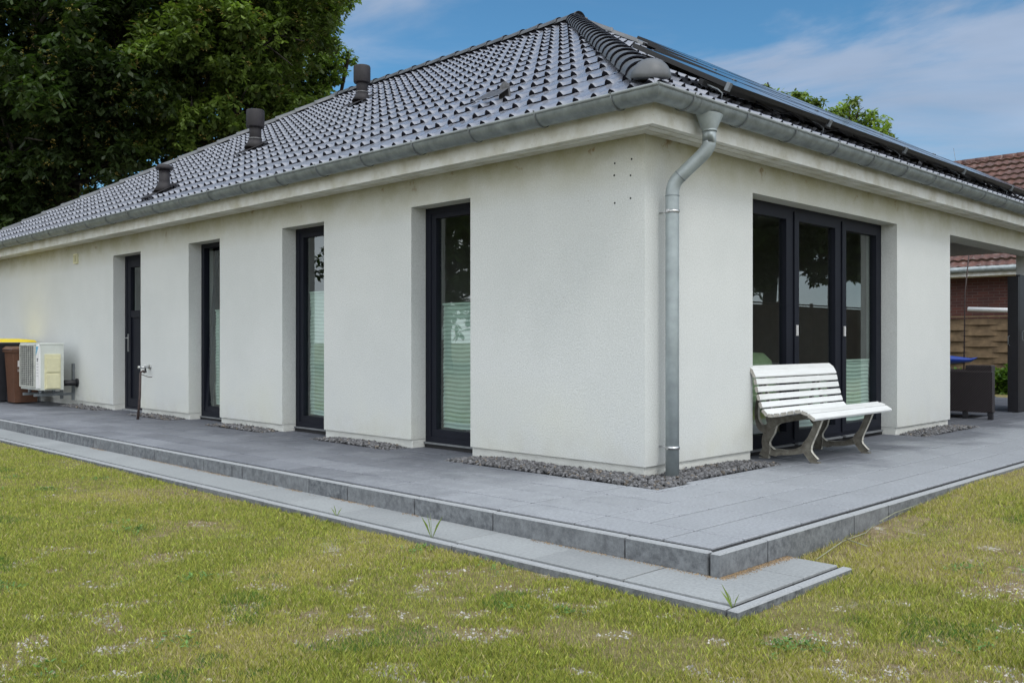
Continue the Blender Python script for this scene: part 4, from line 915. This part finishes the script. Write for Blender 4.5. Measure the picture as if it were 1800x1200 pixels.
for i, (y, w_, h_) in enumerate(((-1.02, .01, .01), (-.9, .06, .05), (-.6, .15, .10), (-.2, .24, .14), (.6, .30, .17), (1.4, .26, .15), (2.0, .12, .09), (2.3, .01, .02))):
    for k in range(n): a = 2 * math.pi * k / n; vs.append((w_ * .8 * math.cos(a), y, h_ * .75 * math.sin(a) + .14 + (.05 if i in (0, 7) else 0)))
m.add(vs, [(i * n + k, i * n + (k + 1) % n, (i + 1) * n + (k + 1) % n, (i + 1) * n + k) for i in range(7) for k in range(n)], 0, True); m.build('hull', 'kayak', t)
for y in (-.35, 1.2): m = MB(); m.box(-.2, .2, y - .03, y + .03, -.65, .0); m.build('stand', 'zinc_dark', t)

# ------------------------------------------------------------------ foliage
def leaf_cloud(P, size, cols, leaflets=5, droop=.5, spread=.9, outward=None):
    """P (n,3) cluster centres -> palmate clusters of pointed leaflets as folded quads"""
    n = len(P); k = leaflets; P = np.repeat(P, k, 0); N = n * k
    base = rng.uniform(0, 2 * np.pi, n); ang = np.repeat(base, k) + np.tile(np.linspace(0, 2 * np.pi * (k - 1) / k, k), n) + rng.normal(0, .15, N)
    tilt = np.repeat(rng.normal(0, .5, (n, 2)), k, 0)
    d = np.stack([np.cos(ang), np.sin(ang), -droop + rng.normal(0, .35, N) + tilt[:, 0] * np.cos(ang) + tilt[:, 1] * np.sin(ang)], 1); d /= np.linalg.norm(d, axis=1)[:, None]
    s = np.cross(d, [0, 0, 1]) + rng.normal(0, .25, (N, 3)); s /= np.linalg.norm(s, axis=1)[:, None]
    L_ = np.repeat(size * rng.uniform(.7, 1.25, n), k)[:, None] * rng.uniform(.8, 1.15, (N, 1)); w = L_ * .24
    V = np.stack([P, P + d * L_ * .62 + s * w, P + d * L_, P + d * L_ * .62 - s * w], 1).reshape(-1, 3)
    F = np.arange(N * 4).reshape(-1, 4); c = np.repeat(cols, k, 0) * rng.uniform(.85, 1.15, (N, 1)); return V, F, c
def tree(name, label, base, blobs, n, size, c1, c2, trunk_r=.35, seeds=.05, leaflets=5, group=None, fork=3, branches=True, shell=.55):
    t = thing(name, label, 'tree', base, group); B_ = np.array(blobs, float); vol = B_[:, 3] ** 2; pr = vol / vol.sum(); idx = rng.choice(len(B_), n, p=pr); bb = B_[idx]
    # sub clumps inside each blob
    K = 26; sub = {}
    cen = rng.normal(0, 1, (len(B_), K, 3)); cen /= np.linalg.norm(cen, axis=2)[..., None]; cen *= rng.uniform(.45, .95, (len(B_), K, 1)); cs = rng.uniform(.22, .42, (len(B_), K)); cb = rng.uniform(.45, 1.35, (len(B_), K))
    j = rng.integers(0, K, n); d = rng.normal(0, 1, (n, 3)); d /= np.linalg.norm(d, axis=1)[:, None]; d[:, 2] *= .75
    r = rng.uniform(0, 1, n) ** .5
    P = bb[:, :3] + bb[:, 3:4] * (cen[idx, j] + d * (cs[idx, j] * r)[:, None])
    P -= np.array(base); f = rng.random((n, 1)); cols = np.array(c1) * f + np.array(c2) * (1 - f); cols *= cb[idx, j][:, None]
    sd = rng.random(n) < seeds; cols[sd] = np.array([.33, .25, .09]) * rng.uniform(.6, 1.2, (sd.sum(), 1))
    V, F, c = leaf_cloud(P[~sd], size, cols[~sd], leaflets)
    if sd.any():   # loose upright seed heads
        q = np.repeat(P[sd], 5, 0); q = q + rng.normal(0, .07, q.shape); V2, F2, c2 = leaf_cloud(q, .06, np.repeat(cols[sd], 5, 0), 4); F2 = F2 + len(V); V, F, c = np.vstack([V, V2]), np.vstack([F, F2]), np.vstack([c, c2])
    npmesh('crown', V, F, 'leaf', t, c)
    m = MB(); b0 = Vector((0, 0, -.3)); ctr = Vector(np.average(B_[:, :3], 0, weights=vol) - np.array(base)); fk = Vector((ctr.x * .15, ctr.y * .15, fork))
    m.tube([b0, Vector((0, 0, .4)), fk], [trunk_r * 1.4, trunk_r, trunk_r * .8], 12)
    if branches:
        for q in B_:
            e = Vector(q[:3]) - Vector(base); mid = fk.lerp(e, .5) + Vector((0, 0, .6)); m.tube([fk, mid, e], [trunk_r * .5, trunk_r * .25, .03], 7)
            for _ in range(4):
                e2 = e + Vector(rng.normal(0, 1, 3)).normalized() * q[3] * .8; m.tube([mid.lerp(e, .6), e.lerp(e2, .5) + Vector((0, 0, .1)), e2], [.06, .035, .012], 5)
    m.build('trunk', 'bark', t, auto_normals=False); return t
def up(u, v, d):
    lat = (u - 900) / 1632 * d; return (CAM.x + .7071 * (d + lat), CAM.y + .7071 * (d - lat), 1 + (601 - v) / 1632 * d)
# crowns are placed from their real distances
bl = []
for u, v, d, r in ((-60, 60, 27, 3.2), (60, -40, 26.5, 3.0), (150, 130, 26, 3.0), (20, 250, 26, 3.0), (140, 300, 26.5, 2.6), (230, 210, 27, 2.4), (-120, 330, 27, 3), (40, 400, 27, 2.6), (250, 20, 27, 2.6), (-100, -120, 29, 4), (60, 150, 30, 4), (180, 60, 30, 4), (100, 320, 31, 4)): bl.append((*up(u, v, d), r))
DG, LG = (.024, .046, .013), (.085, .135, .026)
p = up(60, 600, 28); tree('chestnut_tree', 'large dark horse chestnut filling the top left corner behind the roof', (p[0], p[1], 0), bl, 27000, .235, DG, (.040, .064, .018), .5)
bl = []
for u, v, d, r in ((330, -20, 27, 2.6), (430, 60, 26.5, 2.2), (330, 130, 26.5, 2.0), (485, -30, 27, 2.0), (420, 190, 27, 1.7), (330, 240, 27, 1.6), (500, 130, 28, 1.6), (420, -60, 29, 3.4), (530, 20, 28.5, 1.3), (300, 60, 29, 3), (470, 240, 28.5, 1.2)): bl.append((*up(u, v, d), r))
p = up(380, 600, 28.5); tree('chestnut_tree', 'lighter green horse chestnut with yellow seed clusters left of the tallest vent pipe', (p[0], p[1], 0), bl, 23000, .21, (.065, .105, .024), (.135, .19, .04), .42)
bl = []
for u, v, d, r in ((525, 110, 33, 1.7), (545, 40, 33, 1.1), (572, 130, 33, .75), (510, 180, 33, 1.4), (480, 240, 33, 1.4), (570, 85, 33.5, .8), (515, 0, 34, 2.0), (450, 150, 34, 2), (560, 185, 33, .6), (612, 100, 33, .3), (560, 20, 33, .6)): bl.append((*up(u, v, d), r))
p = up(550, 600, 33.5); tree('deciduous_tree', 'thinner small-leaved tree at the right edge of the chestnuts', (p[0], p[1], 0), bl, 9000, .17, (.085, .14, .03), (.13, .19, .045), .3, seeds=.02)
bl = []
for u, v, d, r in ((1385, 196, 42, .8), (1405, 184, 42, .85), (1440, 215, 42, 1.2), (1470, 225, 42, 1.0), (1500, 210, 42, 1.1), (1520, 225, 42, .9), (1450, 250, 42, 1.5), (1370, 170, 42, .5), (1400, 240, 42, 1.5), (1500, 260, 42, 1.6), (1350, 152, 42, .2)): bl.append((*up(u, v, d), r))
p = up(1440, 600, 42); tree('deciduous_tree', 'light green treetop showing above the solar panels on the right', (p[0], p[1], 0), bl, 2600, .26, (.13, .20, .04), (.22, .29, .07), .3, seeds=.02)
# trees that stand to the south and west and are seen as reflections in the panes
def plain_tree(x, y, r, zc_, n, label, name='garden_tree', c=(.04, .08, .015), sz=.4, g=None, low=0, sp=.3):
    bl = [(x + rng.normal(0, .45) * r, y + rng.normal(0, .45) * r, zc_ + rng.normal(0, sp) * r + low, r * rng.uniform(.4, .6)) for _ in range(9)]
    tree(name, label, (x, y, 0), bl, n, sz, c, (c[0] * 1.6, c[1] * 1.6, c[2] * 1.4), .3, seeds=0, leaflets=5, group=g, fork=min(zc_ * .6, 5.5), branches=False)
rng = np.random.default_rng(5)
bl = []
for u, v, d, r in ((1310, 400, 36, 1.9), (1350, 425, 36, 1.5), (1325, 330, 37, 2.4), (1400, 350, 37, 2.2), (1385, 430, 36, 1.1), (1450, 370, 36, 2.0), (1458, 440, 36, 1.2), (1505, 395, 36, 1.8), (1492, 462, 36, .9), (1545, 410, 36, 1.7), (1555, 340, 37, 2.4), (1420, 290, 38, 3.2), (1510, 300, 38, 3.2), (1330, 470, 36, 1.1), (1300, 470, 36, 1.1), (1440, 475, 36, .5)):
    x, y, z = up(u, v, d); bl.append((x, .4 - y, z, r))
x, y, z = up(1345, 600, 36.5); tree('garden_tree', 'tall tree south east of the lawn, mirrored in the big window', (x, .4 - y, 0), bl, 15000, .3, (.03, .055, .014), (.05, .085, .02), .3, seeds=0, fork=4.5, branches=False)
rng = np.random.default_rng(21)
plain_tree(44, -30, 8, 14, 4500, 'far broad tree behind the south fence', sz=.6)
plain_tree(-21, 27, 6, 6.0, 4500, 'bushy tree west of the house, mirrored in the narrow windows', sz=.45)
plain_tree(-30, 24, 7, 7, 4000, 'broad tree further west of the house', sz=.5)
plain_tree(-14, 34, 6, 6, 4000, 'bushy tree north west of the bins', sz=.5)
# plants under the east fence
def plant(x, y, h, r, label, n=500):
    t = thing('shrub', label, 'shrub', (x, y, -.05), 'shrubs along the woven fence'); a = rng.uniform(0, 6.28, n); rr = r * rng.random(n) ** .5
    P = np.stack([rr * np.cos(a), rr * np.sin(a), rng.random(n) ** .8 * h * (1 - .4 * rr / r)], 1); f = rng.random((n, 1)); cols = np.array([.06, .13, .02]) * f + np.array([.13, .21, .04]) * (1 - f)
    V, F, c = leaf_cloud(P, .12, cols, 4, droop=-.1); npmesh('foliage', V, F, 'leaf', t, c)
    m = MB()
    for _ in range(6): q = rng.normal(0, .4, 2) * r; m.tube([(0, 0, 0), (q[0], q[1], h * .7)], [.012, .004], 5)
    m.build('stem', 'bark', t)
for x, y, h, r, l in ((14.4, 1.95, .62, .35, 'tall shrub right of the armchair below the woven fence'), (14.3, 2.45, .5, .3, 'low shrub directly behind the armchair back'), (14.6, 2.9, .5, .35, 'small shrub under the kayak bow'), (14.6, 3.5, .45, .4, 'small shrub under the kayak hull'), (14.5, 1.4, .6, .4, 'shrub behind the black screen')): plant(x, y, h, r, l)

# ------------------------------------------------------------------ lawn
def lawn():
    rng = np.random.default_rng(77)
    N = 3300000
    # polar sampling round the viewer so near ground gets more blades
    d = 2.6 * (16.5 / 2.6) ** rng.random(N); lat = rng.uniform(-.80, .98, N) * d; x = CAM.x + .7071 * (d + lat); y = CAM.y + .7071 * (d - lat)
    ok = ~(((x > -2.16) & (y > -2.09) & (x < -1.08)) | ((x > -1.74) & (y > -1.735)))
    ok &= y > -14
    big = vnoise(x, y, .55, 40, 4); mid = vnoise(x, y, 2.2, 60, 4); fine = vnoise(x, y, 9, 90, 3)
    dens = .30 + np.clip((mid - .33) * 4, 0, 1) * .6 + np.clip((big - .3) * 2, 0, 1) * .25; left = np.clip((-x - 3.0) / 4 + y / 8, -.3, .5); dens = dens + left * .5
    edge = np.clip(1 - np.minimum(np.abs(x + 2.2), 3) * 0, 0, 1); bare = (x > -1.08) & (y > -1.95) & (x < .35); dens = np.where(bare, dens * .25, dens)
    spot = vnoise(x, y, 6.5, 300, 3) - .10 * np.clip((5.5 - d) / 3, -1, 1) * -1; bare2 = (spot > .69); dens = np.where(bare2, dens * .25, dens)
    ok &= rng.random(N) < dens * (.55 + .9 * fine)
    x, y, d, big, mid, fine = (q[ok] for q in (x, y, d, big, mid, fine)); n = len(x)
    h = rng.uniform(.010, .032, n) * (.55 + .9 * mid); tall = rng.random(n) < .0015; h[tall] *= 1.7; w = rng.uniform(.00045, .001, n) * (1 + d * .11)
    a = rng.uniform(0, 2 * np.pi, n); lean = rng.uniform(.05, .7, n) * h; la = rng.uniform(0, 2 * np.pi, n); z = gz(x, y) - .003
    bx, by = np.cos(a) * w, np.sin(a) * w; lx, ly = np.cos(la) * lean, np.sin(la) * lean
    V = np.stack([np.stack([x - bx, y - by, z], 1), np.stack([x + bx, y + by, z], 1), np.stack([x + bx * .8 + lx * .4, y + by * .8 + ly * .4, z + h * .6], 1), np.stack([x + lx, y + ly, z + h], 1)], 1).reshape(-1, 3)
    F = np.arange(n * 4).reshape(-1, 4)
    G1, G2, DRY, YEL = np.array([.165, .215, .042]), np.array([.36, .39, .08]), np.array([.52, .44, .26]), np.array([.44, .43, .10])
    f = rng.random((n, 1)); c = (G1 * f + G2 * (1 - f)) * np.exp(rng.normal(-.02, .33, (n, 1))); dry = vnoise(x, y, 1.1, 120, 4); pd = np.clip((dry - .44) * 2.2, .14, .65) + (x > -1) * .12; q = rng.random(n); m1 = q < pd * .55; c[m1] = DRY * rng.uniform(.6, 1.15, (m1.sum(), 1)); m2 = (q > pd * .55) & (q < pd * 1.25 + .1); c[m2] = YEL * rng.uniform(.7, 1.1, (m2.sum(), 1))
    gp = (vnoise(x, y, 1.7, 200, 3) > .74) & (rng.random(n) < .4); c[gp] = np.array([.09, .18, .035]) * rng.uniform(.8, 1.3, (gp.sum(), 1))
    tag(npmesh('grass', V, F, 'grass', None, c), 'short patchy lawn grass, green and dry yellow blades', 'grass', kind='stuff')
    # rosettes
    pts = []
    for _ in range(55):
        dd = 3.2 + 7 * rng.random(); ll = rng.uniform(-.6, .6) * dd; px, py = CAM.x + .7071 * (dd + ll), CAM.y + .7071 * (dd - ll)
        if px > -2.2 and py > -2.15: continue
        k = rng.integers(8, 30); pts.append(np.stack([px + rng.normal(0, .05, k), py + rng.normal(0, .05, k), np.full(k, float(gz(np.array([px]), np.array([py]))[0]) + .012) + rng.random(k) * .015], 1))
    P = np.vstack(pts); cols = np.array([[.10, .185, .05]]) * rng.uniform(.7, 1.5, (len(P), 1)); V, F, c = leaf_cloud(P, .019, cols, 4, droop=-.15); tag(npmesh('weeds', V, F, 'grass', None, c), 'small dark green weed rosettes scattered in the lawn', 'weeds', kind='stuff')
    # pale stones and straw lying on the bare spots
    n = 70000; d = 3.0 + 8 * rng.random(n) ** 1.4; lat = rng.uniform(-.6, .6, n) * d; x = CAM.x + .7071 * (d + lat); y = CAM.y + .7071 * (d - lat); ok = ~((x > -2.2) & (y > -2.12)) & (vnoise(x, y, 6.5, 300, 3) - .10 * np.clip((5.5 - d) / 3, -1, 1) * -1 > .715) & ~((x > -1.75) & (y > -1.75)) & (rng.random(n) < .75); x, y = x[ok], y[ok]; n = len(x); z = gz(x, y)
    T4 = np.array([[1, 0, -.3], [-.5, .86, -.3], [-.5, -.86, -.3], [0, 0, .6]]); s = rng.uniform(.003, .011, (n, 1, 1)); st = rng.uniform(.5, 1.5, (n, 1, 3)); V = (T4[None] * s * st + np.stack([x, y, z + .001], 1)[:, None]).reshape(-1, 3)
    o_ = np.arange(n)[:, None] * 4; F = np.concatenate([o_ + np.array([[0, 1, 3]]), o_ + np.array([[1, 2, 3]]), o_ + np.array([[2, 0, 3]])]); c = np.tile(np.array([[.55, .52, .47]]) * rng.uniform(.5, 1.3, (n, 1)), (3, 1)); tag(npmesh('pebbles', V, F, 'stone', None, c), 'small pale stones lying on bare patches of the lawn', 'pebbles', kind='stuff')
lawn()
def crumbs():
    n = 5200; k = rng.random(n); y = rng.uniform(-1.78, 6, n); x = -1.735 - np.abs(rng.normal(0, .018, n)); r = k < .35; x[r] = rng.uniform(-1.73, -1.1, r.sum()); y[r] = -1.737 - np.abs(rng.normal(0, .022, r.sum())); keep = vnoise(x, y, 2.5, 500, 3) > .42; keep |= r | (y < -.8); x, y = x[keep], y[keep]; n = len(x)
    T4 = np.array([[1, 0, 0], [-.5, .86, 0], [-.5, -.86, 0], [0, 0, .8]]); s = rng.uniform(.0015, .005, (n, 1, 1)); V = (T4[None] * s * rng.uniform(.6, 1.5, (n, 1, 3)) + np.stack([x, y, np.full(n, -.11)], 1)[:, None]).reshape(-1, 3)
    o_ = np.arange(n)[:, None] * 4; F = np.concatenate([o_ + np.array([[0, 1, 3]]), o_ + np.array([[1, 2, 3]]), o_ + np.array([[2, 0, 3]])]); c = np.tile(np.array([[.32, .22, .12]]) * rng.uniform(.5, 1.4, (n, 1)), (3, 1)); tag(npmesh('sand', V, F, 'stone', None, c), 'line of brown sand and crumbs at the foot of the upper kerb', 'sand', kind='stuff')
crumbs()
def tuft(x, y, z, n, h, label, col=(.16, .22, .05)):
    a = rng.uniform(0, 6.28, n); ln = rng.uniform(.1, .5, n) * h; H = rng.uniform(.6, 1, n) * h; w = .0006; V = []; 
    for i in range(n):
        dx, dy = math.cos(a[i]), math.sin(a[i]); V += [(-dy * w, dx * w, 0), (dy * w, -dx * w, 0), (dx * ln[i] * .4 + dy * w, dy * ln[i] * .4 - dx * w, H[i] * .6), (dx * ln[i], dy * ln[i], H[i])]
    o = npmesh('grass_tuft', np.array(V, float), np.arange(4 * n).reshape(-1, 4), 'grass', None, np.tile(np.array(col)[None], (n, 1)) * rng.uniform(.7, 1.3, (n, 1))); o.location = (x, y, z); tag(o, label, 'grass tuft', 'grass tufts growing from the paving joints')
tuft(-2.08, -2.02, -.13, 5, .11, 'sparse grass tuft at the front corner of the lower step')
tuft(-2.08, -.05, -.13, 4, .20, 'tall thin grass tuft in the groove of the lower step left of the corner')
tuft(-2.08, .9, -.13, 4, .09, 'short grass tuft in the groove of the lower step further left')
